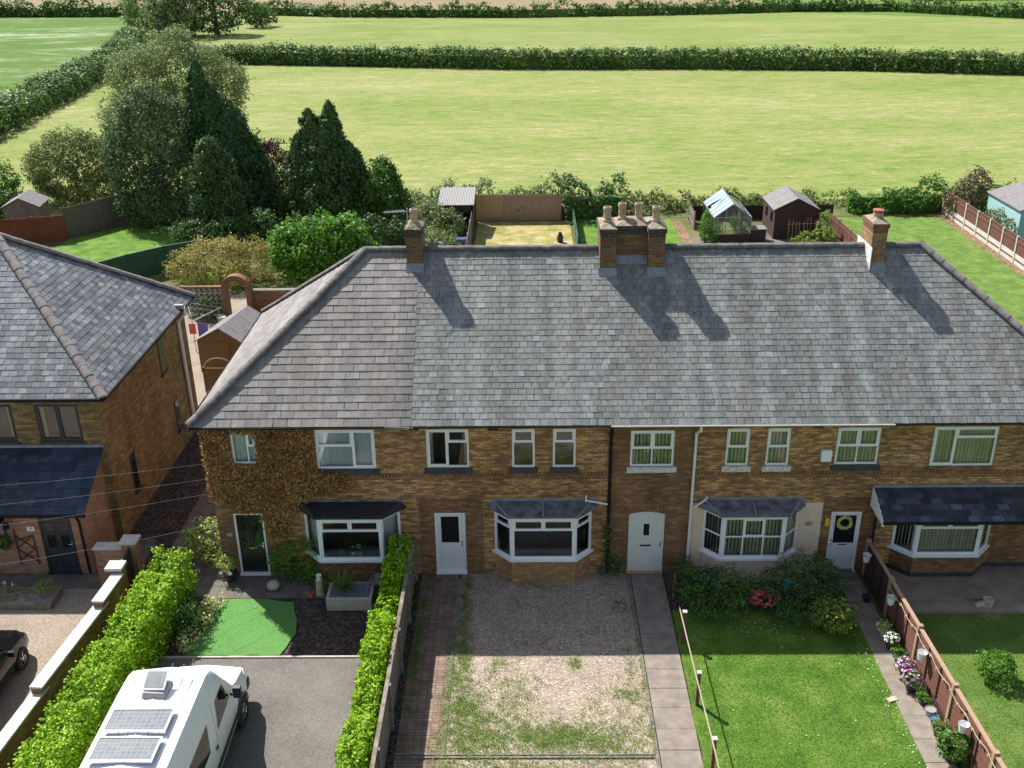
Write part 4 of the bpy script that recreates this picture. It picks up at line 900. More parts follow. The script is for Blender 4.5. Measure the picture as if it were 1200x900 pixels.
gp = thing('gate_pier', 'short brick pier with pale cap at the upper end of the stepped wall', 'gate pier'); MB().box(-12.02, -11.62, -1.75, -1.4, -.05, 1.36).build('pier', M['brick_wall'], gp); MB().box(-12.07, -11.57, -1.8, -1.35, 1.36, 1.46).build('cap', M['coping'], gp, bevel=.02)
gp = thing('gate_wall', 'low brick wall and pier with pale caps beside the dark side gate', 'wall'); MB().box(-12.9, -12.05, -.5, -.2, -.05, 1.25).box(-12.05, -11.65, -.52, -.15, -.05, 1.45).build('pier', M['brick_porch'], gp); MB().box(-12.93, -12.05, -.54, -.16, 1.25, 1.31).box(-12.1, -11.58, -.57, -.1, 1.45, 1.53).build('coping', M['coping'], gp, bevel=.01)
gt = thing('side_gate', 'dark metal garden gate between two brick piers', 'gate'); MB().box(-11.86, -11.8, -1.4, -.52, .05, 1.3).build('gate_panel', M['anth'], gt); MB().bar((-11.83, -1.38, 0), (-11.83, -1.38, 1.35), .03).bar((-11.83, -.54, 0), (-11.83, -.54, 1.35), .03).build('gate_post', M['anth'], gt)

HM = 1.8
def hedge(name, label, path, width, height, mat, size, dens, seed, group=None, clump=.18, perc=10, cat='hedge', wob=.1, core=True, taper=0, top_up=.3, coremat=None, zbase=0):
    """path: list of (x,y); clumped leaves over top and sides; solid core added inside"""
    g = np.random.default_rng(seed); t = thing(name, label, cat, (path[0][0], path[0][1], 0), 0, group); org = np.array([path[0][0], path[0][1], 0.])
    Ps, Ns = [], []; cm = MB()
    for (x0, y0), (x1, y1) in zip(path[:-1], path[1:]):
        d = np.array([x1-x0, y1-y0, 0.]); L = np.linalg.norm(d); d /= L; nn = np.array([-d[1], d[0], 0])
        per = width+2*height; n = int(L*per*dens*HM); s = g.uniform(0, per, n); l_ = g.uniform(0, L, n)
        h_ = height*(1+wob*np.sin(l_*2.1+seed)+wob*.6*np.sin(l_*5.3)+wob*1.2*np.sin(l_*.37+seed*2)+wob*np.sin(l_*.9+x0)); 
        off = np.where(s < height, -width/2, np.where(s < height+width, s-height-width/2, width/2)); zz = np.where(s < height, s, np.where(s < height+width, height, per-s))
        zz = zbase+zz/height*h_
        nx = np.where(s < height, -1., np.where(s < height+width, 0., 1.)); nz = np.where((s >= height) & (s < height+width), 1., .1)
        rnd = np.clip((zz/h_-.75)/.25, 0, 1); off = off*(1-.15*rnd*np.abs(nx)-taper*zz/height)
        c = org*0+np.array([x0, y0, 0])-org+d*l_[:, None]+nn*(off+g.normal(0, wob*width*.5, n))[:, None]; c[:, 2] = zz+g.normal(0, wob*height*.25, n)
        N0 = nn*nx[:, None]; N0[:, 2] = nz; cs = clump*g.uniform(.5, 1.4, (n, 1))
        for q_ in range(perc):
            o = sph(n, g); Ps.append(c+o*cs*g.uniform(.2, 1, (n, 1))); Ns.append(o*.6+N0*.7)
        if core:
            a_ = np.array([x0, y0, 0])-org; b_ = np.array([x1, y1, 0])-org; mid = (a_+b_)/2; cm.obox((mid[0], mid[1], zbase+height*.36), d, nn, (0, 0, 1), L/2+.05, width*.2*(1-taper), height*.36)
    P = np.concatenate(Ps); Nn = np.concatenate(Ns); kp = P[:, 2] > .02; P, Nn = P[kp], Nn[kp]
    q = leaves(P, Nn, size, .6, .6, seed, top_up); fastmesh('foliage', q, len(q), M[mat], t)
    if core: cm.build('solid_core', M[coremat or mat], t)  # solid leaf-coloured boxes added inside so the hedge is not see-through
    return t
hedge('garden_hedge', 'long lime green clipped hedge between the brick wall and the white van', [(-10.3, -1.0), (-10.45, -4.0), (-10.7, -7.4), (-10.75, -12)], .95, 1.45, 'lf_lime', .085, 42, 41, clump=.17, perc=11, wob=.09)
hedge('garden_hedge', 'narrow lime green hedge along the grey fence from the bay to the bottom edge', [(-3.72, -.35), (-3.85, -4.0), (-3.95, -12)], .55, 1.5, 'lf_lime', .08, 48, 42, clump=.12, perc=11, wob=.1)
# grey board fence by hedge 2
bf = thing('board_fence', 'weathered grey board fence behind the narrow lime hedge', 'fence', (-3.4, 0, 0)); mb = MB(); z = 0.05
for i in range(9):
    mb.box(-.02-.012*(i % 2), .015, -11.5, -.3, z, z+.155); z += .15
mb.build('boards', M['wood_grey'], bf); MB().box(-.05, .05, -11.5, -.3, z-.01, z+.035).build('capping', M['wood_grey'], bf)
for y in (-.3, -2.4, -4.5, -6.6, -8.7, -10.8): MB().box(.02, .1, y-.05, y+.05, 0, z+.02).build('post', M['wood_grey'], bf)
# rope / rail fence right of path
rf_ = thing('rail_fence', 'low post fence with a thin pale rail along the slab path', 'fence', (4.28, 0, 0))
for y in (-1.35, -3.3, -5.75, -8.0, -10.2):
    p = MB().box(-.04, .04, y-.04, y+.04, 0, 1.02 if y < -2 else .95).build('post', M['wood_brown'], rf_)
    if y < -2: MB().box(-.058, .058, y-.058, y+.058, 1.022, 1.05).build('post_cap', M['coping'], p)
MB().tube([(-.12, -3.05, 1.02), (-.09, -5.7, .98), (-.06, -8, 1.0), (-.06, -10.5, 1.0)], .018).build('rail', M['rope'], rf_)
# brown panel fence right
pf = thing('panel_fence', 'reddish brown slatted garden fence with concrete posts beside the flower pots', 'fence', (10.2, 0, 0)); ys = [-.2, -2.15, -4.25, -6.5, -8.7, -11]
xs = lambda y: -.02+.02*(-y)*1.0
for a, b in zip(ys[:-1], ys[1:]):
    mb = MB(); n = 8
    for i in range(n):
        z0 = .2+i*.125; mb.add([(xs(a)-.03, a-.06, z0), (xs(b)-.03, b+.06, z0), (xs(b)-.01, b+.06, z0+.135), (xs(a)-.01, a-.06, z0+.135), (xs(a)+.01, a-.06, z0), (xs(b)+.01, b+.06, z0), (xs(b)+.01, b+.06, z0+.135), (xs(a)+.01, a-.06, z0+.135)], [(0, 1, 2, 3), (4, 7, 6, 5), (3, 2, 6, 7), (0, 4, 5, 1)])
    for t in (.33, .66):
        y = a+(b-a)*t; mb.box(xs(y)-.06, xs(y)-.031, y-.03, y+.03, .2, 1.2)
    p = mb.build('fence_panel', M['wood_brown' if a < -1 else 'wood_dark'], pf)
    MB().add([(xs(a)-.05, a-.06, 1.2), (xs(b)-.05, b+.06, 1.2), (xs(b)+.05, b+.06, 1.2), (xs(a)+.05, a-.06, 1.2), (xs(a)-.05, a-.06, 1.235), (xs(b)-.05, b+.06, 1.235), (xs(b)+.05, b+.06, 1.235), (xs(a)+.05, a-.06, 1.235)], [(4, 7, 6, 5), (0, 1, 5, 4), (2, 3, 7, 6), (0, 4, 7, 3), (1, 2, 6, 5)]).build('capping', M['wood_mid'], p)
    MB().box(xs((a+b)/2)-.05, xs((a+b)/2)+.03, b+.06, a-.06, 0, .2).build('gravel_board', M['wood_dark'], pf)
for y in ys: MB().box(xs(y)-.07, xs(y)+.06, y-.055, y+.055, 0, 1.3).build('post', M['wood_mid'], pf)
# things along the fence: rope string lights, pots
sl_ = MB(); pts = []
for i in range(60):
    y = -2.3-i*.14; pts.append((10.2+xs(y)-.1, y, 1.15-.09*abs(sin((y+2.15)*pi/1.05))))
sl_.tube(pts, .012, 5)
for p in pts[::3]: sl_.obox((p[0], p[1], p[2]-.02), (1, 0, 0), (0, 1, 0), (0, 0, 1), .022, .022, .03)
tag(sl_.build('rope_garland', M['rope']), 'pale rope garland strung along the path side of the brown fence', 'garland')

def potted(label, loc, r, h, potm, leafm, bl, size=.06, name='plant_pot', cat='pot plant', group=None, flower=None, seed=1):
    t = thing(name, label, cat, loc, 0, group)
    MB().lathe([(r*.7, 0), (r, h), (r*1.08, h), (r*1.08, h-.03), (r*.9, h-.02)], n=14).build('pot', M[potm], t)
    if leafm:
        P, Nn = crown_pts([(0, 0, h+bl*.6, bl, bl, bl*.75)], 45, .07, 8, seed); q = leaves(P, Nn, size, seed=seed, up_bias=.4); fastmesh('foliage', q, len(q), M[leafm], t)
    if flower:
        g = np.random.default_rng(seed); n = 60; d = sph(n, g); d[:, 2] = abs(d[:, 2]); P = np.array([0, 0, h+bl*.6])+d*bl*np.array([1.05, 1.05, .85]); q = leaves(P, d, size*1.25, .9, .3, seed, .4); fastmesh('blossom', q, len(q), M[flower], t)
    return t
GP = 'pots along the brown fence'
potted('small dark empty pot at the house end of the path by the brown fence', (9.85, -1.5, .01), .12, .2, 'trim', None, 0, group=GP, seed=1)
potted('grey pot of trailing white green leaves nearest the house on the sunny path', (9.82, -3.15, .01), .14, .24, 'pipe_grey', 'lf_pale', .2, group=GP, seed=2)
potted('second pot from the sunlit path end, full of mid green leaves', (9.85, -3.6, .01), .13, .22, 'wood_dark', 'lf_mid', .2, group=GP, flower='fl_white', seed=3)
potted('low pot of bright green leaves just before the mauve flowers', (9.9, -4.15, .01), .13, .16, 'trim', 'lf_bright', .19, group=GP, seed=4)
potted('upper pot of mauve and white flowers on the fence path', (9.86, -4.72, .01), .15, .2, 'wood_dark', 'lf_mid', .25, group=GP, flower='fl_mauve', seed=5)
potted('lower pot of mauve and white flowers on the fence path', (9.84, -5.25, .01), .16, .2, 'trim', 'lf_mid', .26, group=GP, flower='fl_mauve', seed=6)
potted('low pot of yellow green leaves just below the mauve flowers', (9.98, -5.75, .01), .13, .16, 'trim', 'lf_bright', .18, group=GP, seed=7)
potted('pale grey bucket standing by the fence below the flower pots', (10.0, -6.15, .01), .13, .2, 'pipe_grey', None, 0, name='bucket', cat='bucket', group=GP)
potted('small blue grey bucket next to the pale one by the fence', (10.0, -6.45, .01), .11, .18, 'blue', None, 0, name='bucket', cat='bucket', group=GP)
potted('dark pot with a small feathery yellow green plant by the fence', (9.95, -6.85, .01), .14, .2, 'trim', 'lf_weed', .2, group=GP, seed=9)
potted('largest leafy green plant by the fence at the bottom edge of the photo', (9.98, -7.6, .01), .2, .2, 'wood_dark', 'lf_mid', .42, .09, group=GP, seed=10)
for lb, y, z in (('white bucket hung on the shaded house end of the brown fence', -.7, .85), ('white planter with trailing leaves hung on the fence beside the second post', -2.75, .85), ('white bucket hung midway on the sunny brown fence', -5.0, .8), ('white bucket hung lowest on the brown fence', -7.55, .8)):
    t = thing('hanging_bucket', lb, 'bucket', (10.2+xs(y)-.2, y, z), 0, 'buckets hung on the brown fence'); MB().lathe([(.085, 0), (.12, .22), (.13, .23), (.115, .2), (.08, .03)], n=14).build('bucket', M['white'], t); MB().tube([(-.12, 0, .22), (0, 0, .33), (.12, 0, .22)], .008).build('handle', M['metal'], t)

# ---- shrubs and front plants
tree('laurel_shrub', 'pale mottled evergreen shrub in the passage left of the black front door', 'shrub', (-9.85, .9, 0), [(0, 0, .75, .75, .65, .55), (.25, -.3, .5, .6, .5, .45), (-.3, .2, .6, .5, .5, .5)], 'lf_laurel', .11, 16, .16, 12, 51, (.8, .05, .5, 6))
tree('young_shrub', 'small pale leafy shrub in a pot beside the black front door', 'shrub', (-9.05, -.25, 0), [(0, 0, .55, .28, .25, .3)], 'lf_laurel', .09, 30, .1, 9, 52, (.5, .03, .2, 4))
tree('clipped_bush', 'rounded dark green bush between the black door and the leftmost bay', 'shrub', (-6.95, -.3, 0), [(0, 0, .8, .75, .3, .65), (.35, -.05, .5, .6, .35, .5), (-.45, 0, .6, .4, .3, .5)], 'lf_bright', .075, 26, .12, 12, 53, (.8, .05, .4, 5))
tree('low_bush', 'low dark green bush under the leftmost bay window', 'shrub', (-5.9, -.85, 0), [(0, 0, .25, .45, .25, .25)], 'lf_mid', .07, 30, .1, 9, 54, (.3, .03, .2, 4))
for (nm, lb, x, y, bl, mt, sd) in (
    ('border_shrub', 'silvery green shrub beside the lime hedge by the artificial lawn', -9.55, -2.9, [(0, 0, .5, .45, .5, .5), (.1, .5, .35, .35, .4, .35)], 'lf_dark', 55),
    ('variegated_shrub', 'pale variegated ground shrub edging the artificial lawn', -9.25, -2.2, [(0, 0, .2, .32, .7, .25), (-.1, -1.1, .2, .28, .5, .22), (.2, .7, .15, .25, .3, .2)], 'lf_pale', 56),
    ('fern_shrub', 'dark spreading border plant between the hedge and variegated shrub', -9.9, -1.9, [(0, 0, .3, .4, .5, .35)], 'lf_dark', 57)):
    tree(nm, lb, 'shrub', (x, y, 0), bl, M and mt, .09, 22, .13, 9, sd, (.3, .03, .25, 4))
tree('rose_bush', 'mid green leafy shrub left of the pink flowers under the cream bay', 'shrub', (5.5, -1.55, 0), [(0, 0, .6, .8, .65, .55), (-.65, .1, .5, .55, .55, .55), (.8, .1, .45, .55, .5, .45), (.2, -.65, .35, .6, .4, .35), (-.5, -.7, .3, .45, .35, .3)], 'lf_mid', .085, 20, .15, 11, 58, (.7, .05, .6, 6))
tree('corner_shrub', 'dark shrub at the foot of the white downpipe', 'shrub', (4.62, -.55, 0), [(0, 0, .45, .42, .35, .45), (-.1, -.6, .35, .3, .4, .35)], 'lf_dark', .08, 22, .13, 9, 59, (.5, .04, .3, 4))
tree('large_shrub', 'large dark green feathery shrub in front of the wreathed white door', 'shrub', (8.0, -1.65, 0), [(0, 0, .85, .95, .85, .8), (-.65, -.1, .6, .7, .7, .6), (.55, .1, .7, .65, .65, .65), (.1, -.8, .55, .8, .6, .5), (-.5, -.9, .35, .5, .4, .35)], 'lf_dark', .075, 22, .15, 14, 60, (1.0, .06, .7, 7))
t = tree('yellow_flower_shrub', 'yellow flowered leafy shrub at the corner of the lawn by the path', 'shrub', (8.55, -2.85, 0), [(0, 0, .5, .56, .5, .5), (-.3, .2, .45, .45, .45, .4)], 'lf_weed', .1, 24, .12, 10, 61, (.5, .04, .3, 5))
g = np.random.default_rng(8); d = sph(26, g); d[:, 2] = abs(d[:, 2]); P = np.array([0, 0, .45])+d*.5; q = leaves(P, d, .09, .9, .3, 8); fastmesh('blossom', q, len(q), M['fl_yellow'], t)
t = tree('pink_flowers', 'clump of bright pink bedding flowers under the cream bay', 'flowers', (6.85, -1.8, 0), [(0, 0, .3, .45, .3, .25)], 'lf_mid', .07, 24, .1, 8, 62, None)
d = sph(90, g); d[:, 2] = abs(d[:, 2]); P = np.array([0, 0, .34])+d*np.array([.5, .36, .26]); q = leaves(P, d, .12, .9, .3, 9, .6); fastmesh('blossom', q, len(q), M['fl_pink'], t)
tree('yellow_bush', 'small golden green bush at the foot of the wreathed white door', 'shrub', (8.8, -.4, 0), [(0, 0, .5, .22, .2, .3)], 'lf_weed', .06, 40, .07, 9, 63, (.5, .03, .1, 3))
tree('round_bush', 'small bright green round bush alone on the right front lawn', 'shrub', (12.15, -4.85, 0), [(0, 0, .42, .48, .46, .42)], 'lf_bright', .09, 34, .12, 12, 64, (.4, .04, .3, 5))
tree('pipe_climber', 'green plant growing around the foot of the black downpipe', 'plant', (2.5, -.2, 0), [(0, 0, .35, .35, .18, .3), (.2, -.05, .5, .25, .12, .3), (-.1, 0, 1.2, .09, .08, .9)], 'lf_dark', .08, 30, .1, 9, 65, None)
tree('gravel_weed', 'low green weed clump beside the path at the gravel edge', 'plant', (2.75, -1.8, 0), [(0, 0, .08, .35, .3, .1)], 'lf_dark', .07, 30, .08, 9, 66, None)
tree('lavender', 'grey green lavender bush at the end of the left front flower bed', 'plant', (-14.25, -1.15, .2), [(0, 0, .2, .3, .25, .25)], 'lf_weed', .07, 40, .1, 9, 67, None)
bd_ = thing('raised_flower_bed', 'raised flower bed with yellowish low plants in the left front yard', 'flower bed', (-15.6, -1.25, 0)); MB().box(-1.9, 1.7, -.45, .4, -.02, .2).build('bed_kerb', M['kerb'], bd_, bevel=.02); P, Nn = crown_pts([(-.4, 0, .22, 1.5, .35, .1)], 30, .08, 7, 5, .2); q = leaves(P, Nn, .06, seed=5); fastmesh('foliage', q, len(q), M['lf_bronze'], bd_)
d = np.array([[-.1, .1, .5], [.15, .12, .52], [.4, .1, .48]]); P = np.concatenate([x+g.normal(0, .035, (14, 3)) for x in d]); q = leaves(P, sph(len(P), g), .05, seed=6); fastmesh('blossom', q, len(q), M['fl_white'], bd_)

# weeds in the gravel (stuff)
g = np.random.default_rng(21); cl = []
def patch(cx, cy, sx, sy, n): 
    n = int(n*.95)
    cl.append(np.stack([g.normal(cx, sx, n), g.normal(cy, sy, n)], 1))
patch(-1.75, -4.3, .16, 1.4, 300); patch(-1.5, -6.3, .35, .8, 420); patch(0.2, -6.95, 1.3, .32, 620); patch(-.4, -5.7, .4, .4, 110); patch(1.9, -6.0, .5, .4, 45); patch(2.6, -5.4, .25, .25, 50); patch(.8, -6.8, 1.1, .25, 200)
patch(-.8, -4.2, .2, .15, 30); patch(1.3, -4.15, .14, .1, 30); patch(-.3, -4.9, .5, .3, 40); patch(-1.8, -1.2, .08, .8, 90); patch(1.2, -3.1, 1.0, .25, 36); patch(.6, -.7, .4, .08, 25); patch(2.75, -4.9, .1, 1.5, 60); patch(0, -7.9, 1.6, .25, 300); patch(-2.05, -5.5, .06, 1.6, 120); patch(3.07, -5.5, .04, 1.8, 70)
patch(-3.05, -3, .12, 2.2, 240); patch(2.2, -7.2, .6, .3, 120)
c = np.concatenate(cl); c = c[(c[:, 0] > -3.3) & (c[:, 0] < 3.1) & (c[:, 1] < -.1)]
rep = 18; P = np.repeat(c, rep, 0)+g.normal(0, .055, (len(c)*rep, 2)); P = np.concatenate([P, g.uniform(.0, .045, (len(P), 1))], 1); P = P[(P[:, 0] < 3.12) & (P[:, 1] < -.1)]
q = leaves(P, np.tile([0, 0, 1.], (len(P), 1)), .036, .45, .7, 5); o = fastmesh('gravel_weeds', q, len(q), M['lf_weed']); tag(o, kind='stuff')
# fallen petals and daisies
P = np.concatenate([np.stack([g.normal(9.15, .12, 60), g.uniform(-8, -3.4, 60)], 1), np.stack([g.uniform(5.5, 8, 50), g.normal(-2.6, .25, 50)], 1), np.stack([g.uniform(4.4, 9.2, 14), g.uniform(-8, -3, 14)], 1)])
P = np.concatenate([P, np.full((len(P), 1), .03)], 1); q = leaves(P, np.tile([0, 0, 1.], (len(P), 1)), .034, .8, .3, 6); o = fastmesh('fallen_petals', q, len(q), M['fl_white']); tag(o, kind='stuff')
# grass tufts on lawns
def grass(name, x0, x1, y0, y1, n, mat, seed, h=.035):
    g = np.random.default_rng(seed); P = np.stack([g.uniform(x0, x1, n), g.uniform(y0, y1, n), g.uniform(.005, h*.6, n)], 1); q = leaves(P, np.stack([g.normal(0, .5, n), g.normal(0, .5, n), g.uniform(.7, 1.3, n)], 1), h*1.3, .3, .2, seed); o = fastmesh(name, q, len(q), M[mat]); return tag(o, kind='stuff')
M['lf_grass'] = leaf('grass blade', L3(S(80, 120, 38), S(100, 140, 46), S(134, 160, 66)), .45, nscale=1.2)
M['lf_grass2'] = leaf('pale grass blade', L3(S(92, 130, 46), S(120, 152, 60), S(154, 176, 92)), .4, nscale=1.2)
grass('lawn_grass', 4.2, 9.3, -8.6, -1.8, 26000, 'lf_grass', 1); grass('right_lawn_grass', 10.5, 16, -8.6, -2.15, 20000, 'lf_grass2', 2)

# ---- small objects at the house fronts
pb = thing('stone_planter', 'rectangular concrete planter with spiky grass and blue grey chippings', 'planter', (-5.15, -1.42, 0)); MB().box(-.66, .66, -.42, .42, 0, .42).build('trough', M['concrete'], pb, bevel=.02); MB().box(-.58, .58, -.34, .34, .42, .435).build('chippings', M['slate_chip'], pb)
g = np.random.default_rng(31); n = 150; a = g.uniform(0, 2*pi, n); tl = g.uniform(.4, .75, n); el = g.uniform(.4, 1.3, n); V = []
for i in range(n):
    b0 = Vector((-.25, 0, .43)); dv = Vector((cos(a[i])*cos(el[i]), sin(a[i])*cos(el[i]), sin(el[i]))); t0 = b0+dv*tl[i]; s_ = dv.cross(Vector((0, 0, 1))).normalized()*.014; md = b0+dv*tl[i]*.5+Vector((0, 0, .03)); V += [b0, md-s_, t0, md+s_]
fastmesh('foliage', np.array([list(v) for v in V]), n, M['lf_weed'], pb)
bb = thing('bird_bath', 'dark shallow stone bowl on a pedestal beside the planter', 'bird bath', (-4.35, -1.1, 0)); MB().lathe([(.16, 0), (.1, .06), (.09, .42), (.14, .46)], n=16).build('pedestal', M['wood_dark'], bb); MB().lathe([(.12, .46), (.25, .54), (.28, .6), (.25, .6), (.2, .55)], n=20).build('bowl', M['kerb'], bb)
bo = thing('boulder', 'pale rounded boulder on the paving near the black front door', 'stone', (-7.6, -.75, .12)); me = MB().lathe([(.02, -.14), (.16, -.1), (.2, .0), (.17, .09), (.08, .14), (.01, .145)], n=11).build('stone', M['stone'], bo, smooth=True)
po_ = thing('pedestal_ornament', 'stone post topped with a small white cup by the green bush', 'ornament', (-6.15, -1.0, 0)); MB().lathe([(.14, 0), (.12, .1), (.1, .45), (.12, .5)], n=10).build('post', M['stone'], po_); MB().lathe([(.05, .5), (.08, .65), (.09, .66), (.07, .64)], n=12).build('cup', M['white'], po_)
for i, (x, y, r) in enumerate(((-6.5, -1.05, .09), (-6.4, -1.2, .1), (-6.35, -1.02, .08))):
    o = MB().lathe([(.01, 0), (r*.8, r*.2), (r, r*.6), (r*.7, r*1.1), (.01, r*1.3)], (0, 0, 0), 10).build('clay_ball', M['rust'], smooth=True); o.location = (x, y, 0); tag(o, ['leftmost terracotta ball beside the stone post ornament', 'front terracotta ball beside the stone post ornament', 'rear terracotta ball beside the stone post ornament'][i], 'garden ball', 'terracotta balls')
potted('dark pot left of the black front door', (-9.0, -.3, 0), .2, .32, 'trim', None, 0, name='plant_pot', cat='pot')
bs = thing('boot_planter', 'pale boot shaped stone planter on the concrete terrace step', 'planter', (13.2, -1.85, .1)); MB().lathe([(.12, 0), (.14, .1), (.15, .24), (.12, .24), (.1, .16)], n=14).build('leg', M['stone'], bs); MB().add([(-.36, -.09, 0), (-.05, -.11, 0), (-.05, .11, 0), (-.36, .09, 0), (-.32, -.05, .09), (-.05, -.09, .17), (-.05, .09, .17), (-.32, .05, .09)], [(0, 3, 2, 1), (4, 5, 6, 7), (0, 1, 5, 4), (1, 2, 6, 5), (2, 3, 7, 6), (3, 0, 4, 7)]).build('toe', M['stone'], bs, bevel=.03)
wb = thing('wire_basket', 'coiled dark hose and wire basket at the foot of the white downpipe', 'hose', (5.35, -.75, .1)); mb = MB()
for k_ in range(7):
    rr = .2+.02*k_; mb.tube([(rr*cos(2*pi*i/18), rr*.6*sin(2*pi*i/18), .35+.05*sin(i*1.3+k_)+.02*k_) for i in range(19)], .012, 5)
mb.build('coil', M['trim'], wb); MB().lathe([(.2, 0), (.3, .3), (.31, .3), (.2, .02)], n=16).build('tub', M['blue'], wb)
to = thing('watering_can', 'light blue plastic watering can beside the large dark shrub', 'watering can', (7.75, -.75, 0)); MB().lathe([(.13, 0), (.13, .22), (.08, .28)], n=14).build('body', M['bluelt'], to); MB().bar((.1, 0, .08), (.35, -.05, .3), .03, .02).build('spout', M['bluelt'], to); MB().tube([(-.05, 0, .28), (-.12, 0, .38), (-.2, 0, .3), (-.13, 0, .08)], .014).build('handle', M['bluelt'], to)
po2 = MB().obox((0, 0, .02), (1, .4, 0), (-.4, 1, 0), (0, 0, 1), .13, .07, .02).build('stone_slab', M['stone']); po2.location = (9.25, -5.6, 0); tag(po2, 'flat pale stone lying at the lawn edge by the fence path', 'stone')
mb = MB().box(-.35, .35, -.2, .2, 0, .18); st = mb.build('door_step', M['slab_dark'], bevel=.01); st.location = (9.48, -.3, 0); tag(st, 'grey stone step at the wreathed white door', 'step')

# ================================================================== VEHICLES
def loft(mb, stations, close=True):
    """stations: list of (y, ring[(x,z)...]) same count; ring goes right bottom -> over top -> left bottom"""
    b = len(mb.v); n = len(stations[0][1])
    for y, ring in stations:
        for x, z in ring: mb.v.append((x, y, z))
    for s_ in range(len(stations)-1):
        for i in range(n-1): mb.f.append((b+s_*n+i, b+s_*n+i+1, b+(s_+1)*n+i+1, b+(s_+1)*n+i))
        mb.f.append((b+s_*n+n-1, b+s_*n, b+(s_+1)*n, b+(s_+1)*n+n-1))
    mb.f.append(tuple(b+i for i in range(n))); mb.f.append(tuple(b+(len(stations)-1)*n+i for i in range(n))[::-1])
def wheel(parent, x, y, r, wdt, side, rimm='metal', spokes=8):
    w_ = MB(); ax = 1 if side > 0 else -1
    K = 28; prof = [(r*.62, -wdt/2), (r*.94, -wdt/2), (r, -wdt/2+.03), (r, wdt/2-.03), (r*.94, wdt/2), (r*.62, wdt/2)]
    P = []
    for rr, xx in prof:
        for i in range(K): P.append((x+xx, y+rr*cos(2*pi*i/K), r+rr*sin(2*pi*i/K)))
    n = len(prof); fs = [(k_*K+i, k_*K+(i+1) % K, (k_+1)*K+(i+1) % K, (k_+1)*K+i) for k_ in range(n-1) for i in range(K)]
    w_.add(P, fs); wo = w_.build('wheel', M['rubber'], parent)
    rm = MB(); xo = x+ax*(wdt/2-.03)
    rm.bar((xo-ax*.06, y, r), (xo-ax*.04, y, r), r*.63, n=28); rm.bar((xo-ax*.04, y, r), (xo+ax*.02, y, r), r*.14, n=14)
    for i in range(spokes):
        a = 2*pi*i/spokes; d = Vector((0, cos(a), sin(a))); e = Vector((0, -sin(a), cos(a))); rm.obox(Vector((xo-ax*.01, y, r))+d*r*.36, d, e, (1, 0, 0), r*.26, r*.05, .015)
    # outer rim ring
    for i in range(K):
        a0, a1 = 2*pi*i/K, 2*pi*(i+1)/K; rm.bar((xo, y+cos(a0)*r*.61, r+sin(a0)*r*.61), (xo, y+cos(a1)*r*.61, r+sin(a1)*r*.61), .018, n=5, cap=False)
    rm.build('rim', M[rimm], wo)
    return wo
van = thing('camper_van', 'white high roof camper van with roof solar panels parked on the asphalt drive', 'van', (-8.12, -8.12, 0), 0); van.scale = (1.1, 1.09, 1.15)
def vring(w_, h, sh, zb=.32, crown=.05, wb_=None):
    # half ring right side bottom to top centre then mirrored ; w_ half width, h roof height, sh shoulder drop
    wb_ = wb_ or w_
    half = [(wb_-.06, zb), (wb_, zb+.12), (w_+.0, min(.95, h*.6)), (w_-.01, h*.62), (w_-.045, h-sh), (w_-.075, h-sh*.38), (w_-.17, h-.03), (w_-.20, h-.05), (w_-.24, h-.02), (.0, h+crown)]
    return half+[(-x, z) for x, z in half[-2::-1]]
st_ = [(2.52, vring(.72, .78, .12, .42, .02)), (2.42, vring(.86, .92, .10, .34, .03)), (2.15, vring(.93, 1.02, .08, .3, .04)), (1.62, vring(.95, 1.14, .07, .3, .05)),
       (1.42, vring(.95, 1.24, .1, .3, .05)), (1.0, vring(.955, 1.80, .30, .3, .05)), (.72, vring(.96, 2.16, .42, .3, .06)), (.5, vring(.96, 2.36, .46, .3, .06)), (.25, vring(.965, 2.44, .48, .3, .06)), (-.3, vring(.97, 2.46, .5, .3, .05)), (-2.4, vring(.97, 2.46, .5, .3, .05)), (-2.62, vring(.95, 2.40, .5, .32, .04)), (-2.7, vring(.9, 2.3, .5, .36, .02))]
mb = MB(); loft(mb, st_); vb = mb.build('body', M['van'], van, smooth=True); md = vb.modifiers.new('es', 'EDGE_SPLIT'); md.split_angle = R(38)
def side_x(y, z, off=.006):
    # outer half width of van body at y,z
    ys_ = [s[0] for s in st_]
    for i in range(len(st_)-1):
        if ys_[i] >= y >= ys_[i+1]:
            t = (ys_[i]-y)/(ys_[i]-ys_[i+1]); r1 = st_[i][1][:10]; r2 = st_[i+1][1][:10]; ring = [(a[0]*(1-t)+b[0]*t, a[1]*(1-t)+b[1]*t) for a, b in zip(r1, r2)]
            for a, b in zip(ring[:-1], ring[1:]):
                if a[1] <= z <= b[1]: q_ = (z-a[1])/(b[1]-a[1]+1e-9); return a[0]*(1-q_)+b[0]*q_+off
    return .97+off
def side_panel(poly, mat, name, off=.006, sides=(1, -1)):
    # poly (y,z); subdivided strip fan following body side
    for sd in sides:
        mb = MB(); ys_ = [p[0] for p in poly]; y0, y1 = min(ys_), max(ys_); K = 14; J = 6
        def zr(y):
            zs_ = []
            for i in range(len(poly)):
                a, b = poly[i], poly[(i+1) % len(poly)]
                if (a[0]-y)*(b[0]-y) <= 0 and a[0] != b[0]: zs_.append(a[1]+(b[1]-a[1])*(y-a[0])/(b[0]-a[0]))
            return min(zs_), max(zs_)
        for i in range(K+1):
            y = y0+(y1-y0)*min(max(i/K, .001), .999); a, b = zr(y)
            for j in range(J+1): z = a+(b-a)*j/J; mb.v.append((sd*side_x(y, z, off), y, z))
        for i in range(K):
            for j in range(J): f = (i*(J+1)+j, (i+1)*(J+1)+j, (i+1)*(J+1)+j+1, i*(J+1)+j+1); mb.f.append(f if sd < 0 else f[::-1])
        mb.build(name, M[mat], van)
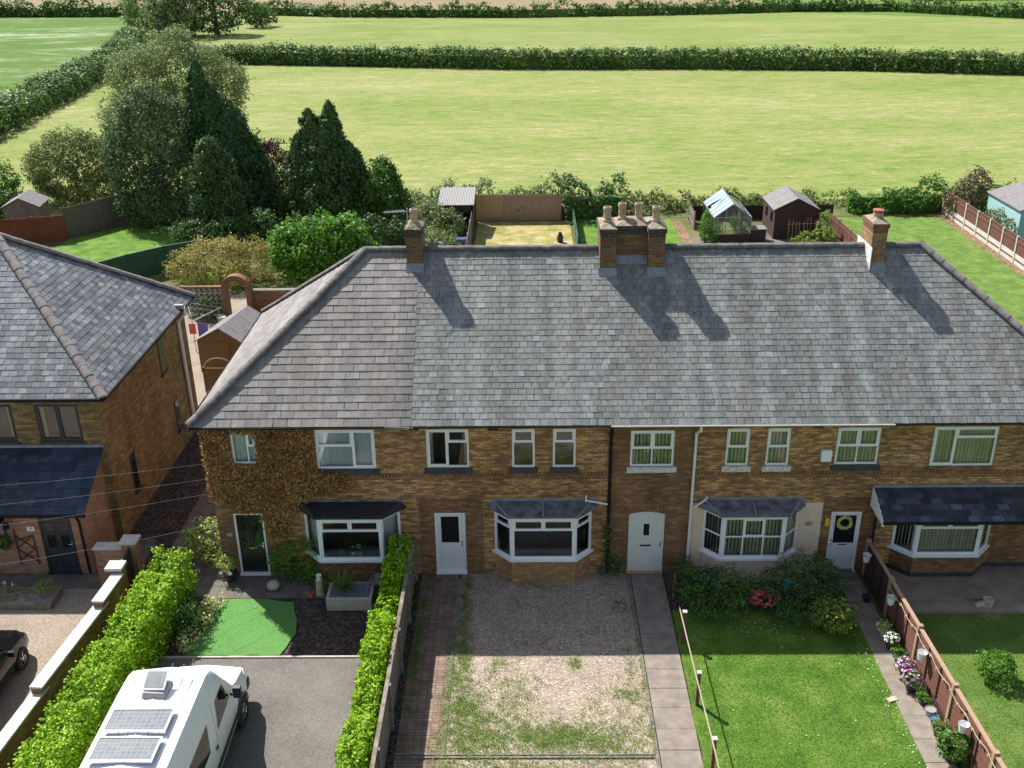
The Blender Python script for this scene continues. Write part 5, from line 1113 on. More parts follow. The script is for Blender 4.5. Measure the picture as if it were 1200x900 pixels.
side_panel([(.98, 1.28), (.70, 1.84), (.12, 1.86), (-.02, 1.26)], 'glass_car', 'side_window')
side_panel([(-.55, 1.22), (-.5, 1.82), (-1.95, 1.82), (-1.95, 1.22)], 'glass_tint', 'rear_side_window')
side_panel([(1.25, .5), (1.25, .64), (-1.35, .64), (-1.35, .5)], 'trim', 'side_moulding', .02)
side_panel([(-.18, .98), (-.18, 1.06), (-.32, 1.06), (-.32, .98)], 'trim', 'door_handle', .025)
for y0, y1, z0, z1 in ((-.12, -.135, .5, 2.0), (1.12, 1.105, .6, 1.3), (-2.1, -2.115, .5, 2.0)): side_panel([(y0, z0), (y0, z1), (y1, z1), (y1, z0)], 'pipe_grey', 'door_seam', .003)
# windscreen
ws = MB(); K = 8
for i in range(K+1):
    t = i/K; y = 1.38+(.56-1.38)*t; h = 1.3+(2.2-1.3)*t; wdt = .82-.12*t
    for j in range(7): u = -1+2*j/6; ws.v.append((u*wdt, y+.05*(1-u*u)+.01, h+.03+.03*(1-u*u)))
for i in range(K):
    for j in range(6): ws.f.append((i*7+j, i*7+j+1, (i+1)*7+j+1, (i+1)*7+j))
ws.build('windscreen', M['glass_car'], van)
# wheel arches, wheels, bumpers, lights, mirrors
for sd in (1, -1):
    for y in (1.62, -1.7):
        wheel(van, sd*.885, y, .34, .23, sd, 'chrome', 10)
        mb = MB(); K = 14
        for i in range(K):
            a0, a1 = pi*i/K, pi*(i+1)/K; r0, r1 = .36, .43
            mb.quad((sd*.985, y+cos(a0)*r0, .34+sin(a0)*r0), (sd*.985, y+cos(a1)*r0, .34+sin(a1)*r0), (sd*.985, y+cos(a1)*r1, .34+sin(a1)*r1), (sd*.985, y+cos(a0)*r1, .34+sin(a0)*r1))
        mb.lathe([(0, 0), (0, 0)], n=3) if False else None
        mb.build('wheel_arch', M['trim'], van)
        MB().bar((sd*.968, y, .36), (sd*.972, y, .36), .37, n=28).build('arch_dark_disc', M['rubber'], van)  # flat disc on the body, the arch hollow's darkness put into its colour
    mr = MB().obox((sd*1.12, 1.0, 1.38), (1, 0, 0), (0, 1, 0), (0, 0, 1), .09, .055, .13).bar((sd*.95, 1.02, 1.3), (sd*1.06, 1.0, 1.3), .03).build('mirror', M['trim'], van, bevel=.03)
    MB().obox((sd*.74, 2.3, .80), (1, 0, 0), (-.35*sd, 1, 0), (0, 0, 1), .13, .12, .08).build('headlight', M['lamp'], van, bevel=.02)
MB().box(-.9, .9, 2.3, 2.56, .3, .56).build('front_bumper', M['trim'], van, bevel=.05)
MB().box(-.5, .5, 2.46, 2.54, .6, .74).build('grille', M['trim'], van, bevel=.01)
# roof: seams, vent, solar panels
zt = lambda x: 2.51-.07*abs(x)/.75
sm_ = MB()
for x in (-.58, -.38, -.19, 0, .19, .38, .58): sm_.box(x-.008, x+.008, -2.3, .1, zt(x)-.01, zt(x)+.012)
sm_.build('roof_rib', M['van'], van)
sv = thing('x', '', '') if False else None
vt = MB().add([(-.25, -.55, 2.5), (.25, -.55, 2.5), (.25, -.05, 2.5), (-.25, -.05, 2.5), (-.22, -.52, 2.62), (.22, -.52, 2.6), (.2, -.1, 2.6), (-.2, -.1, 2.62)], [(4, 5, 6, 7), (0, 1, 5, 4), (1, 2, 6, 5), (2, 3, 7, 6), (3, 0, 4, 7)]).build('roof_vent', M['pipe_grey'], van, bevel=.03)
MB().obox((-.02, -.25, 2.70), (1, 0, 0), (0, 1, .35), (0, -.35, 1), .23, .22, .015).build('vent_lid', M['lamp'], vt, bevel=.01); MB().obox((-.02, -.25, 2.718), (1, 0, 0), (0, 1, .35), (0, -.35, 1), .19, .18, .003).build('lid_glass', M['tarp'], vt)
k = N('solar cells'); uv = k.coord('Object', (1, 1, 1)); br = k.n('ShaderNodeTexBrick'); k.l(uv, br.inputs['Vector']); br.offset = 0
br.inputs['Color1'].default_value = S(102, 108, 114); br.inputs['Color2'].default_value = S(116, 121, 126); br.inputs['Mortar'].default_value = S(136, 140, 144); br.inputs['Scale'].default_value = 1; br.inputs['Brick Width'].default_value = .1; br.inputs['Row Height'].default_value = .1; br.inputs['Mortar Size'].default_value = .006
k.base(br.outputs['Color']); k.set(.15); M['solar'] = k.m
for y0 in (-1.22, -1.98):
    s_ = MB().box(-.62, .52, y0-.26, y0+.30, 2.53, 2.555).build('solar_panel', M['solar'], van)
    MB().box(-.65, -.62, y0-.29, y0+.33, 2.5, 2.57).box(.52, .55, y0-.29, y0+.33, 2.5, 2.57).box(-.62, .52, y0-.29, y0-.26, 2.5, 2.57).box(-.62, .52, y0+.30, y0+.33, 2.5, 2.57).build('panel_frame', M['chrome'], s_)
# dark car
car = thing('parked_car', 'glossy black hatchback parked in the left front drive at the photo edge', 'car', (-14.35, -5.5, 0), R(2))
def cring(w_, zl, h, ww, belt):
    half = [(w_-.08, .22), (w_, .34), (w_+.0, belt*.75), (w_-.03, belt), (ww, h-.1), (ww-.12, h-.02), (0, h)]
    return half+[(-x, z) for x, z in half[-2::-1]]
cs_ = [(2.0, cring(.6, .3, .62, .5, .52)), (1.9, cring(.76, .3, .74, .62, .62)), (1.6, cring(.83, .3, .86, .7, .74)), (1.0, cring(.86, .3, .96, .76, .86)), (.75, cring(.86, .3, 1.02, .76, .9)), (.1, cring(.87, .3, 1.42, .62, .93)), (-.4, cring(.87, .3, 1.48, .6, .94)), (-1.4, cring(.87, .3, 1.42, .6, .96)), (-1.85, cring(.85, .3, 1.05, .7, .98)), (-2.0, cring(.8, .3, .7, .7, .66))]
mb = MB(); loft(mb, cs_); cb = mb.build('body', M['carblack'], car, smooth=True); md = cb.modifiers.new('es', 'EDGE_SPLIT'); md.split_angle = R(35)
for sd in (1, -1):
    for y in (1.22, -1.3):
        wheel(car, sd*.79, y, .31, .2, sd, 'chrome', 5)
    MB().add([(sd*.86, .62, .99), (sd*.655, .12, 1.36), (sd*.63, -1.2, 1.38), (sd*.845, -1.45, 1.0)], [(0, 1, 2, 3)] if sd < 0 else [(3, 2, 1, 0)]).build('side_window', M['glass_car'], car)
    MB().obox((sd*.68, 1.72, .66), (1, 0, 0), (-.5*sd, 1, 0), (0, 0, 1), .09, .13, .05).build('headlight', M['glass_dark'], car, bevel=.02)
    MB().obox((sd*.98, .58, .98), (1, 0, 0), (0, 1, 0), (0, 0, 1), .1, .06, .07).build('mirror', M['carblack'], car, bevel=.02)
MB().add([(-.72, .78, 1.035), (.72, .78, 1.035), (.56, .14, 1.43), (-.56, .14, 1.43)], [(0, 1, 2, 3)]).build('windscreen', M['glass_car'], car)

# ================================================================== REAR GARDENS
def panel_run(name, label, pts, h, mat, postm=None, bd=.13, z0=-.06, group=None, cat='fence', postw=.09, gravel=None, seed=0, cap=None):
    t = thing(name, label, cat, (*pts[0], 0), 0, group); ox, oy = pts[0]
    for k_, (a, b) in enumerate(zip(pts[:-1], pts[1:])):
        a = Vector((a[0]-ox, a[1]-oy, 0)); b = Vector((b[0]-ox, b[1]-oy, 0)); U = (b-a).normalized(); Nn = Vector((-U.y, U.x, 0)); L = (b-a).length; n = max(1, int(L/bd)); mb = MB(); g = random.Random(seed+k_)
        for i in range(n):
            c = a+U*L*(i+.5)/n; hh = h+g.uniform(-.01, .01); zb = z0+(gravel[0] if gravel else 0); mb.obox(c+Vector((0, 0, (zb+hh)/2))+Nn*(.008*(i % 2)), U, Nn, (0, 0, 1), L/n/2-.002, .012, (hh-zb)/2)
        for zz in (.3, h-.25): mb.obox((a+b)/2+Vector((0, 0, zz))-Nn*.03, U, Nn, (0, 0, 1), L/2, .02, .04)
        m_ = mat[k_ % len(mat)] if isinstance(mat, (list, tuple)) else mat
        mb.build('fence_panel', M[m_], t)
        if gravel: MB().obox((a+b)/2+Vector((0, 0, gravel[0]/2)), U, Nn, (0, 0, 1), L/2-.05, .03, gravel[0]/2).build('gravel_board', M[gravel[1]], t)
        if cap: MB().obox((a+b)/2+Vector((0, 0, h+.02)), U, Nn, (0, 0, 1), L/2, .04, .02).build('capping', M[cap], t)
    for p in pts: MB().box(p[0]-ox-postw/2, p[0]-ox+postw/2, p[1]-oy-postw/2, p[1]-oy+postw/2, 0, h+.06).build('post', M[postm or (mat if isinstance(mat, str) else mat[0])], t)
    return t
panel_run('rear_fence', 'tan wooden three panel fence at the end of the dry rear lawn', [(-3.2, 40.35), (-1.35, 40.35), (.5, 40.35), (2.4, 40.35)], 1.75, ['wood_light', 'wood_mid', 'wood_mid'], 'wood_mid', bd=.55, gravel=(.25, 'wood_mid'))
panel_run('rear_fence', 'weathered fence on the left side of the dry rear lawn', [(-3.35, 40.2), (-3.35, 37.5), (-3.35, 34.8), (-3.35, 32), (-3.35, 29)], 1.5, 'wood_grey', 'concrete')
panel_run('rear_fence', 'thin green wire mesh fence between the dry lawn and the green lawn', [(3.2, 40.5), (3.2, 38), (3.2, 35.5), (3.2, 33)], 1.0, 'greenp', 'greenp', bd=.4)
for (a, b) in (((1.6, 35.3), .5), ): 
    t = MB().lathe([(.18, 0), (.2, .3), (.12, .5), (.1, .62)], (0, 0, 0), 10).build('dark_planter', M['trim']); t.location = (2.2, 35.3, 0); tag(t, 'small dark pot standing on the dry rear lawn', 'pot')
# lean-to canopy shed at left of fence
ls = thing('lean_to_shelter', 'small open shelter with pale corrugated roof in the overgrown rear garden', 'shelter', (-4.35, 38.8, 0))
for x, y in ((-1.0, -1.3), (1.0, -1.3), (-1.0, 1.3), (1.0, 1.3)): MB().box(x-.05, x+.05, y-.05, y+.05, 0, 1.9).build('post', M['wood_grey'], ls)
k = MB()
for i in range(22): x = -1.15+i*.105; k.add([(x, -1.5, 1.85), (x+.105, -1.5, 1.85), (x+.105, 1.6, 2.25), (x, 1.6, 2.25), (x+.052, -1.5, 1.89), (x+.052, 1.6, 2.29)], [(0, 4, 5, 3), (4, 1, 2, 5)])
k.build('roof', M['pipe_grey'], ls); MB().box(-1.1, 1.1, -1.35, -1.3, 1.3, 1.85).box(-1.1, 1.1, 1.3, 1.35, 0, 1.9).build('back_panel', M['wood_dark'], ls)
# tarp + blue barrel
tp = thing('covered_trailer', 'grey tarpaulin covered heap behind the left chimney', 'heap', (-5.6, 33.4, 0)); MB().add([(-1.1, -.8, 0), (1.3, -.7, 0), (1.2, .8, 0), (-1.0, .9, 0), (-.7, -.3, .9), (.6, -.2, .55), (.7, .4, .5), (-.6, .5, .85)], [(4, 5, 6, 7), (0, 1, 5, 4), (1, 2, 6, 5), (2, 3, 7, 6), (3, 0, 4, 7)]).build('cover', M['tarp'], tp)
tp = thing('blue_barrel', 'dark blue barrel lying behind the roof ridge in the overgrown garden', 'barrel', (-3.9, 34.4, .3)); MB().bar((-.45, 0, 0), (.45, .1, 0), .28, n=16).bar((-.2, .04, 0), (-.15, .05, 0), .3, n=16).bar((.2, .04, 0), (.25, .05, 0), .3, n=16).build('drum', M['blue'], tp)
# greenhouse
gh = thing('greenhouse', 'small aluminium greenhouse with pale glass roof behind the middle chimney', 'greenhouse', (12.72, 34.9, 0))
W2, LG, HE, HR = 1.15, 3.9, 1.55, 2.4; fr = MB(); gl = MB(); bs_ = MB()
for y in np.linspace(0, LG, 7):
    for sx in (-1, 1): fr.bar((sx*W2, y, 0), (sx*W2, y, HE), .022, n=5); fr.bar((sx*W2, y, HE), (0, y, HR), .022, n=5)
for sx in (-1, 1): fr.bar((sx*W2, 0, HE), (sx*W2, LG, HE), .03, n=5)
fr.bar((0, 0, HR), (0, LG, HR), .03, n=5)
for y in (0, LG):
    for x in (-.4, .4): fr.bar((x, y, 0), (x, y, HE+.45), .022, n=5)
    fr.bar((-W2, y, HE), (W2, y, HE), .022, n=5)
fr.build('frame', M['metal'], gh)
for i in range(6):
    y0, y1 = LG*i/6, LG*(i+1)/6
    for sx in (-1, 1):
        lf = .12 if (sx == -1 and i in (3,)) or (sx == 1 and i in (4,)) else 0
        gl.quad((sx*W2, y0+.02, HE), (sx*W2, y1-.02, HE+0), (sx*.02, y1-.02, HR+lf*0), (sx*.02, y0+.02, HR)) if not lf else gl.quad((sx*W2*.8, y0+.02, HE+.42), (sx*W2*.8, y1-.02, HE+.42), (sx*.02, y1-.02, HR+.03), (sx*.02, y0+.02, HR+.03))
gl.build('roof_glass', M['glass_gh'], gh)
gl = MB().quad((-W2, 0, .5), (-W2, LG, .5), (-W2, LG, HE), (-W2, 0, HE)).quad((W2, 0, .5), (W2, LG, .5), (W2, LG, HE), (W2, 0, HE)).add([(-W2, 0, .5), (W2, 0, .5), (W2, 0, HE), (0, 0, HR), (-W2, 0, HE)], [(0, 1, 2, 3, 4)])
gl.build('side_glass', M['glass'], gh)
MB().box(-W2-.03, W2+.03, -.03, .0, 0, .5).box(-W2-.03, -W2, 0, LG, 0, .5).box(W2, W2+.03, 0, LG, 0, .5).build('base_wall', M['wood_dark'], gh)
MB().quad((-.95, .9, HR-.72), (-.95, 2.2, HR-.72), (-.06, 2.2, HR-.05), (-.06, .9, HR-.05)).build('white_blind', M['white'], gh)
P, Nn = crown_pts([(-.7, 1.2, .7, .3, .8, .5), (.6, 1.6, .7, .35, 1.2, .5), (.8, .3, .6, .25, .25, .5)], 14, .15, 7, 71); q = leaves(P, Nn, .12, seed=7); o = fastmesh('tomato_plants', q, len(q), M['lf_mid'], None); o.location = (12.72, 34.9, 0); tag(o, 'green tomato plants growing inside the greenhouse', 'plants')
# storage box beside greenhouse
sb_ = thing('storage_box', 'dark wooden storage box between the greenhouse and the brown shed', 'box', (14.4, 35.3, 0)); MB().box(-.45, .45, -.35, .45, 0, .75).build('box_body', M['wood_dark'], sb_); MB().box(-.5, .5, -.4, .5, .75, .8).build('lid', M['felt_grey'], sb_)
def shed(name, label, loc, rz_, w2, l_, he, hr, wallm, roofm, trimm=None, win=False, door=True, group=None):
    t = thing(name, label, 'shed', loc, rz_, group); b = MB(); n = int(he/.12)
    for i in range(n):
        z0 = he*i/n; z1 = he*(i+1)/n; e = .012
        b.add([(-w2-e, -e, z0), (w2+e, -e, z0), (w2+e, l_+e, z0), (-w2-e, l_+e, z0), (-w2, 0, z1), (w2, 0, z1), (w2, l_, z1), (-w2, l_, z1)], [(0, 1, 5, 4), (1, 2, 6, 5), (2, 3, 7, 6), (3, 0, 4, 7)])
    b.add([(-w2, 0, he), (w2, 0, he), (0, 0, hr), (-w2, l_, he), (w2, l_, he), (0, l_, hr)], [(0, 1, 2), (4, 3, 5)]); b.build('wall', M[wallm], t)
    o = .14; r_ = MB(); th = .04
    for sx in (-1, 1):
        k1 = (hr-he)/w2; x1 = sx*(w2+o); z1 = he-k1*o+.02
        K = 5
        for i in range(K): y0 = -.12+(l_+.24)*i/K; y1 = -.12+(l_+.24)*(i+1)/K; dz = .006*(i % 2); r_.add([(x1, y0, z1+dz), (x1, y1, z1+dz), (0, y1, hr+.02+dz), (0, y0, hr+.02+dz), (x1, y0, z1+th+dz), (x1, y1, z1+th+dz), (0, y1, hr+.02+th+dz), (0, y0, hr+.02+th+dz)], [(0, 1, 2, 3), (4, 5, 6, 7), (0, 4, 7, 3), (1, 2, 6, 5), (0, 1, 5, 4)])
    r_.build('roof', M[roofm], t)
    if door: MB().box(-.38, .38, -.03, -.013, .05, min(he, 1.75)).build('door', M[trimm or wallm], t)
    if win: 
        for y in np.linspace(.5, l_-1.2, 2):
            f = MB().box(-w2-.03, -w2-.013, y, y+.55, he*.5, he*.82).build('window', M['glass_dark'], t)
    return t
shed('garden_shed', 'dark brown wooden shed with grey felt roof behind the terrace', (16.75, 35.6, 0), 0, 1.3, 3.1, 1.85, 2.5, 'wood_dark', 'felt_grey', None, True)
shed('garden_shed', 'pale teal shed with grey roof at the right edge of the photo', (31.6, 34.2, 0), 0, 1.75, 4.6, 2.0, 2.55, 'teal', 'felt_grey', None, False)
shed('garden_shed', 'small grey wooden shed under the round tree at far left', (-32.6, 38.3, 0), R(8), 1.1, 2.2, 1.75, 2.3, 'wood_grey', 'felt_grey')
shed('garden_shed', 'honey brown shed with pale felt roof between the two houses', (-13.35, 15.3, 0), R(-12), 1.15, 2.7, 1.5, 2.15, 'wood_shed', 'felt_grey', 'wood_shed')
# bean poles
bp = thing('bean_poles', 'row of thin bean poles in front of the dark brown shed', 'garden canes', (17.0, 34.9, 0)); mb = MB()
for i in range(9): mb.bar((-.8+i*.22, random.uniform(-.1, .1), 0), (-.8+i*.22+random.uniform(-.05, .05), 0, 1.35+random.uniform(-.1, .2)), .014, n=5)
mb.bar((-.9, 0, 1.1), (1.1, 0, 1.15), .014, n=5); mb.build('canes', M['wood_light'], bp)
tree('vegetable_plants', 'leafy vegetable plants in front of the dark brown shed', 'plants', (17.3, 34.0, 0), [(0, 0, .4, 1.1, .6, .45), (1.0, .2, .5, .7, .5, .6), (1.1, 1.1, .9, .4, .4, .9)], 'lf_weed', .16, 9, .2, 9, 72, None)
panel_run('rear_fence', 'short dark wooden fence at the right edge of the vegetable plot', [(19.3, 37.5), (19.35, 35.2), (19.4, 33), (19.4, 30)], 1.2, 'wood_brown', 'wood_grey')
panel_run('rear_fence', 'low dark fence behind the greenhouse and brown shed', [(11.2, 40.3), (13.6, 40.3), (16, 40.3), (18.4, 40.3), (20.4, 40.3)], .9, 'wood_dark', 'wood_dark')
panel_run('rear_fence', 'weathered low fence left of the greenhouse', [(10.9, 40.1), (10.9, 37.8)], 1.1, 'wood_grey')
tree('golden_conifer', 'bright yellow green upright conifer left of the greenhouse', 'shrub', (11.15, 35.0, 0), [(0, 0, .6, .38, .5, .6), (0, 0, 1.2, .3, .42, .7), (.3, -.3, .4, .35, .35, .4)], 'lf_bright', .13, 22, .14, 10, 73, (1.6, .06, .2, 3))
panel_run('concrete_post_fence', 'long dark fence with white concrete posts and base boards on the right', [(28.05-.012*i, 41.2-1.83*i) for i in range(12)], 1.55, 'wood_brown', 'coping', gravel=(.6, 'coping'), cap='wood_brown', postw=.12)
rect_sheet('fence_side_earth', 27.45, 28.0, 12, 41.3, -.016, 'earth')
# rear hedge & shrubs
hedge('rear_hedge', 'bushy silvery green hedge behind the tan three panel fence', [(-6.5, 41.6), (-2, 41.6), (3.2, 41.4)], 1.5, 1.95, 'lf_willow', .2, 7, 81, clump=.3, perc=9, wob=.16)
hedge('rear_hedge', 'darker bramble hedge between the tan fence and the middle chimney', [(2.6, 41.3), (6.8, 41.8)], 1.9, 1.7, 'lf_dark', .2, 7, 82, clump=.32, perc=9, wob=.22)
hedge('rear_hedge', 'low rough grass and bramble hedge behind the chimney pots', [(6.5, 42.4), (10.8, 43.0), (20, 43.2)], 1.3, .9, 'lf_olive', .2, 7, 83, clump=.3, perc=8, wob=.3, core=False)
hedge('rear_hedge', 'leafy hedge at the end of the long right rear lawn', [(21.9, 41.9), (28, 41.9)], 1.4, 1.4, 'lf_mid', .2, 8, 84, clump=.32, perc=9, wob=.2)
hedge('rear_hedge', 'low clipped hedge running behind the teal shed to the right edge', [(28, 42.3), (44, 42.3)], 1.4, 1.3, 'lf_mid', .2, 6, 85, clump=.3, perc=8, wob=.08)
tree('brown_shrub', 'brown leaved bushy tree leaning over the concrete post fence', 'tree', (29.3, 40.3, 0), [(0, 0, 1.6, 1.0, .9, 1.1), (.5, .2, 2.3, .7, .7, .9), (-.9, -.5, 1.1, .9, .8, .8)], 'lf_brownshrub', .2, 7, .3, 11, 86, (2.2, .12, .9, 6))
tree('brown_shrub', 'low reddish green shrub between the right fence and teal shed', 'shrub', (29.4, 36.3, 0), [(0, 0, .8, .9, 1.4, .7), (.2, -1.3, .6, .7, .8, .6)], 'lf_olive', .18, 8, .25, 9, 87, (1, .08, .6, 4))
tree('overgrown_bushes', 'overgrown grey green bushes behind the left chimney', 'bushes', (-6.2, 37.2, 0), [(0, 0, 1.0, 1.7, 1.6, 1.2), (-1.3, 1.5, 1.2, 1.4, 1.2, 1.2), (1.3, -.8, .8, 1.1, 1.0, .9), (.5, -3.2, .5, 1.6, 1.2, .6), (.9, 3, .9, 1.6, .8, .9)], 'lf_willow', .2, 6, .32, 11, 88, (1.5, .1, 1.2, 7))
# ================================================================== LEFT REAR
shrub_grp = None
panel_run('left_fence', 'rust brown fence beyond the roof of the left house', [(-33.0, 35.7), (-31.0, 36.2), (-29.2, 36.7)], 1.6, 'wood_red', 'wood_red')
panel_run('left_fence', 'tall weathered grey plank fence beneath the round tree', [(-29.5, 37.2), (-27.9, 39.6), (-26.4, 42.0), (-24.8, 44.2)], 1.9, 'wood_grey', 'wood_grey')
panel_run('left_fence', 'dark green painted fence curving beside the neighbour lawn', [(-23.6, 26.6), (-22.2, 28.4), (-20.6, 30.0), (-18.8, 31.2)], 1.5, 'greenp', 'greenp', cap='greenp')
# garden arch + trellis wall
ga = thing('brick_arch', 'free standing round topped brick garden arch in the rear garden', 'arch', (-14.5, 22.5, 0), R(-3)); mb = MB()
pts = [(-.62, 0), (-.62, 1.5)]+[(-.62*cos(pi*i/12), 1.5+.62*sin(pi*i/12)) for i in range(1, 12)]+[(.62, 1.5), (.62, 0)]
for (a, b), (c, d) in zip(pts[:-1], pts[1:]):
    p = Vector((a, 0, b)); q_ = Vector((c, 0, d)); U = (q_-p); L = U.length; U.normalize(); mb.obox((p+q_)/2, U, (0, 1, 0), U.cross(Vector((0, 1, 0))), L/2+.02, .22, .13)
mb.build('arch_ring', M['brick_wall'], ga)
gw = thing('screen_wall', 'pale pierced block screen wall left of the brick arch', 'wall', (-17.3, 22.6, 0)); mb = MB()
for i in range(8):
    for j in range(5):
        x = i*.27; z = .12+j*.27; mb.box(x, x+.04, 0, .1, z, z+.27); mb.box(x, x+.27, .002, .098, z, z+.04); mb.obox((x+.135, .05, z+.135), (1, 0, 1), (0, 1, 0), (-1, 0, 1), .16, .045, .018)
mb.build('pierced_blocks', M['coping'], gw); MB().box(-.1, 2.3, -.05, .15, 1.5, 1.6).build('coping', M['brick_wall'], gw); MB().box(0, 2.2, .2, .22, .0, 1.5).build('backing', M['wood_grey'], gw)
t = thing('garden_wall', 'low wall right of the brick arch carrying a leafy pot', 'wall', (-13.8, 22.6, 0)); MB().box(0, 2.8, 0, .25, 0, 1.3).build('brickwork', M['brick_wall'], t); MB().box(-.02, 2.8, -.04, .29, 1.3, 1.38).build('coping', M['kerb'], t)
wl = thing('rotary_clothes_line', 'grey rotary washing line behind the left house', 'clothes line', (-15.4, 17.9, 0)); MB().bar((0, 0, 0), (0, 0, 1.9), .025).build('pole', M['metal'], wl)
mb = MB()
for k_ in range(4):
    a = k_*pi/2+.4; mb.bar((0, 0, 1.55), (1.4*cos(a), 1.4*sin(a), 2.0), .014, n=5)
for r in (.6, 1.0, 1.35):
    for k_ in range(4):
        a, b = k_*pi/2+.4, (k_+1)*pi/2+.4; z = 1.55+.45*r/1.4; mb.bar((r*cos(a), r*sin(a), z), (r*cos(b), r*sin(b), z), .005, n=4)
mb.build('arms', M['metal'], wl)
for nm, lb, x, m_, w_, h in (('hanging_garment', 'coral pink garment hanging on the rotary washing line', -15.25, 'pinkcl', .3, .5), ('hanging_towel', 'purple towel hanging on the rotary washing line', -14.85, 'purple', .45, .95)):
    mb = MB(); K = 8
    for i in range(K):
        x0, x1 = x+w_*i/K, x+w_*(i+1)/K; y0, y1 = 16.95+.03*(i % 2), 16.95+.03*((i+1) % 2); mb.quad((x0, y0, 1.75-h), (x1, y1, 1.75-h), (x1, 16.95, 1.75), (x0, 16.95, 1.75))
    o = mb.build(nm, M[m_]); s2 = o.modifiers.new('s', 'SOLIDIFY'); s2.thickness = .012; tag(o, lb, 'laundry')
t = thing('patio_table', 'white garden table partly hidden behind the shed roof', 'table', (-12.6, 19.8, 0)); MB().box(-1.0, 1.1, -.5, .5, .72, .76).build('tabletop', M['white'], t)
for x, y in ((-.9, -.4), (.95, -.4), (-.9, .4), (.95, .4)): MB().bar((x, y, 0), (x, y, .72), .03).build('leg', M['white'], t)
potted('white pot standing by the brick arch', (-15.2, 21.6, 0), .22, .35, 'coping', None, 0, name='plant_pot', cat='pot')
tree('dark_shrub', 'dark shrub in front of the pierced screen wall', 'shrub', (-16.0, 21.9, 0), [(0, 0, .6, .6, .4, .7)], 'lf_dark', .12, 16, .15, 9, 90, (.8, .05, .4, 4))
ag = thing('arched_gate', 'wooden arched gate with pale curved top beside the honey brown shed', 'gate', (-13.0, 13.4, 0)); mb = MB()
mb.tube([(-.6*cos(pi*i/12), 0, 1.1+.45*sin(pi*i/12)) for i in range(13)], .035); mb.build('arch_rail', M['wood_mid'], ag); MB().box(-.6, .6, -.02, .02, .05, 1.1).build('gate_panel', M['wood_shed'], ag); MB().box(-.68, -.6, -.04, .04, 0, 1.15).box(.6, .68, -.04, .04, 0, 1.15).build('post', M['wood_shed'], ag)

# ---- trees
tree('golden_shrub', 'wide yellow bronze feathery shrub behind the brick arch', 'shrub', (-16.9, 28.0, 0), [(0, 0, 1.3, 1.9, 1.5, 1.2), (1.6, .3, 1.2, 1.3, 1.2, 1.1), (-1.7, -.2, 1.0, 1.2, 1.1, .9), (.3, -1, .9, 1.6, .9, .9), (2.6, .6, 1.0, .9, .9, 1.0)], 'lf_bronze', .2, 8, .32, 14, 91, (1.6, .12, 1.4, 7), up_bias=.5, aspect=.3)
tree('bright_bush', 'large vivid green leafy bush directly behind the left hip of the roof', 'tree', (-11.2, 26.8, 0), [(0, 0, 2.3, 1.9, 1.7, 1.7), (1.5, .2, 2.6, 1.3, 1.3, 1.3), (-1.3, -.2, 2.3, 1.2, 1.2, 1.3), (.2, -.6, 1.3, 1.7, 1.3, 1.1), (2.3, -.4, 1.7, 1.1, 1.1, 1.1)], 'lf_bright', .24, 7, .36, 13, 92, (3, .16, 1.6, 8), aspect=.7)
tree('tall_willow', 'tall grey green willow behind the dark conifers', 'tree', (-25.2, 49.5, 0), [(0, 0, 7.5, 3.2, 3.0, 3.0), (1.8, 0, 8.6, 2.2, 2.2, 2.2), (-2.5, .3, 7.8, 2.2, 2.2, 2.4), (-.5, 0, 9.4, 2.0, 2.0, 1.7), (3.2, .3, 6.9, 1.8, 1.8, 2.4), (4.2, .2, 8.0, 1.1, 1.1, 1.3), (-3.8, .1, 8.6, 1.1, 1.1, 1.2), (.6, 0, 10.6, 1.1, 1.1, 1.2), (-3.2, -.4, 5.2, 2.4, 2.2, 2.4), (.5, -1, 4.5, 3.2, 2.4, 2.6)], 'lf_willow', .27, 4.6, .55, 18, 93, (9.5, .35, 3, 12), aspect=.32, up_bias=.1, inner=.6)
tree('round_tree', 'rounded olive green tree above the small grey shed at far left', 'tree', (-32.2, 46.5, 0), [(0, 0, 3.2, 2.6, 2.4, 2.0), (-1.7, -.3, 2.6, 1.7, 1.7, 1.6), (1.8, .2, 3.0, 1.6, 1.6, 1.6), (.3, -1.2, 2.0, 2.4, 1.6, 1.7), (-1, .2, 1.2, 2.2, 1.5, 1.2), (1.6, -.4, 1.5, 1.6, 1.4, 1.3)], 'lf_olive', .24, 6, .4, 13, 94, (3.8, .22, 2, 9), aspect=.45)
tree('mixed_tree', 'dense grey green leafy tree left of the big conifers', 'tree', (-24.2, 41.0, 0), [(0, 0, 5.2, 2.7, 2.3, 3.0), (-1.4, 0, 3.6, 2.0, 1.9, 2.4), (1.2, -.4, 3.2, 2.1, 1.9, 2.4), (-.3, -.3, 7.4, 1.4, 1.4, 1.6), (-2.6, 0, 4.6, 1.0, 1.0, 1.2), (0, -1.0, 1.8, 2.6, 1.8, 1.7), (2.0, -.8, 1.6, 1.8, 1.6, 1.6), (-1.9, .3, 5.6, 1.2, 1.2, 1.5), (1.5, .5, 6.6, 1.1, 1.1, 1.3)], 'lf_grey', .24, 5.5, .42, 15, 95, (7, .3, 2, 10), aspect=.5)
tree('edge_bush', 'yellow green bush at the left edge below the hay field', 'shrub', (-37.6, 44.5, 0), [(0, 0, 1.8, 1.9, 1.6, 1.7), (-1.8, 0, 1.7, 1.6, 1.5, 1.5), (.8, -.8, 1.0, 1.4, 1.2, 1.0)], 'lf_mid', .24, 6, .38, 12, 96, (2.2, .15, 1.3, 7))
tree('edge_bush', 'small dark bushes between the round tree and the left edge', 'shrub', (-35.4, 42.6, 0), [(0, 0, .9, 1.2, 1.1, .9)], 'lf_dark', .22, 7, .3, 11, 97, (1, .1, .8, 5))
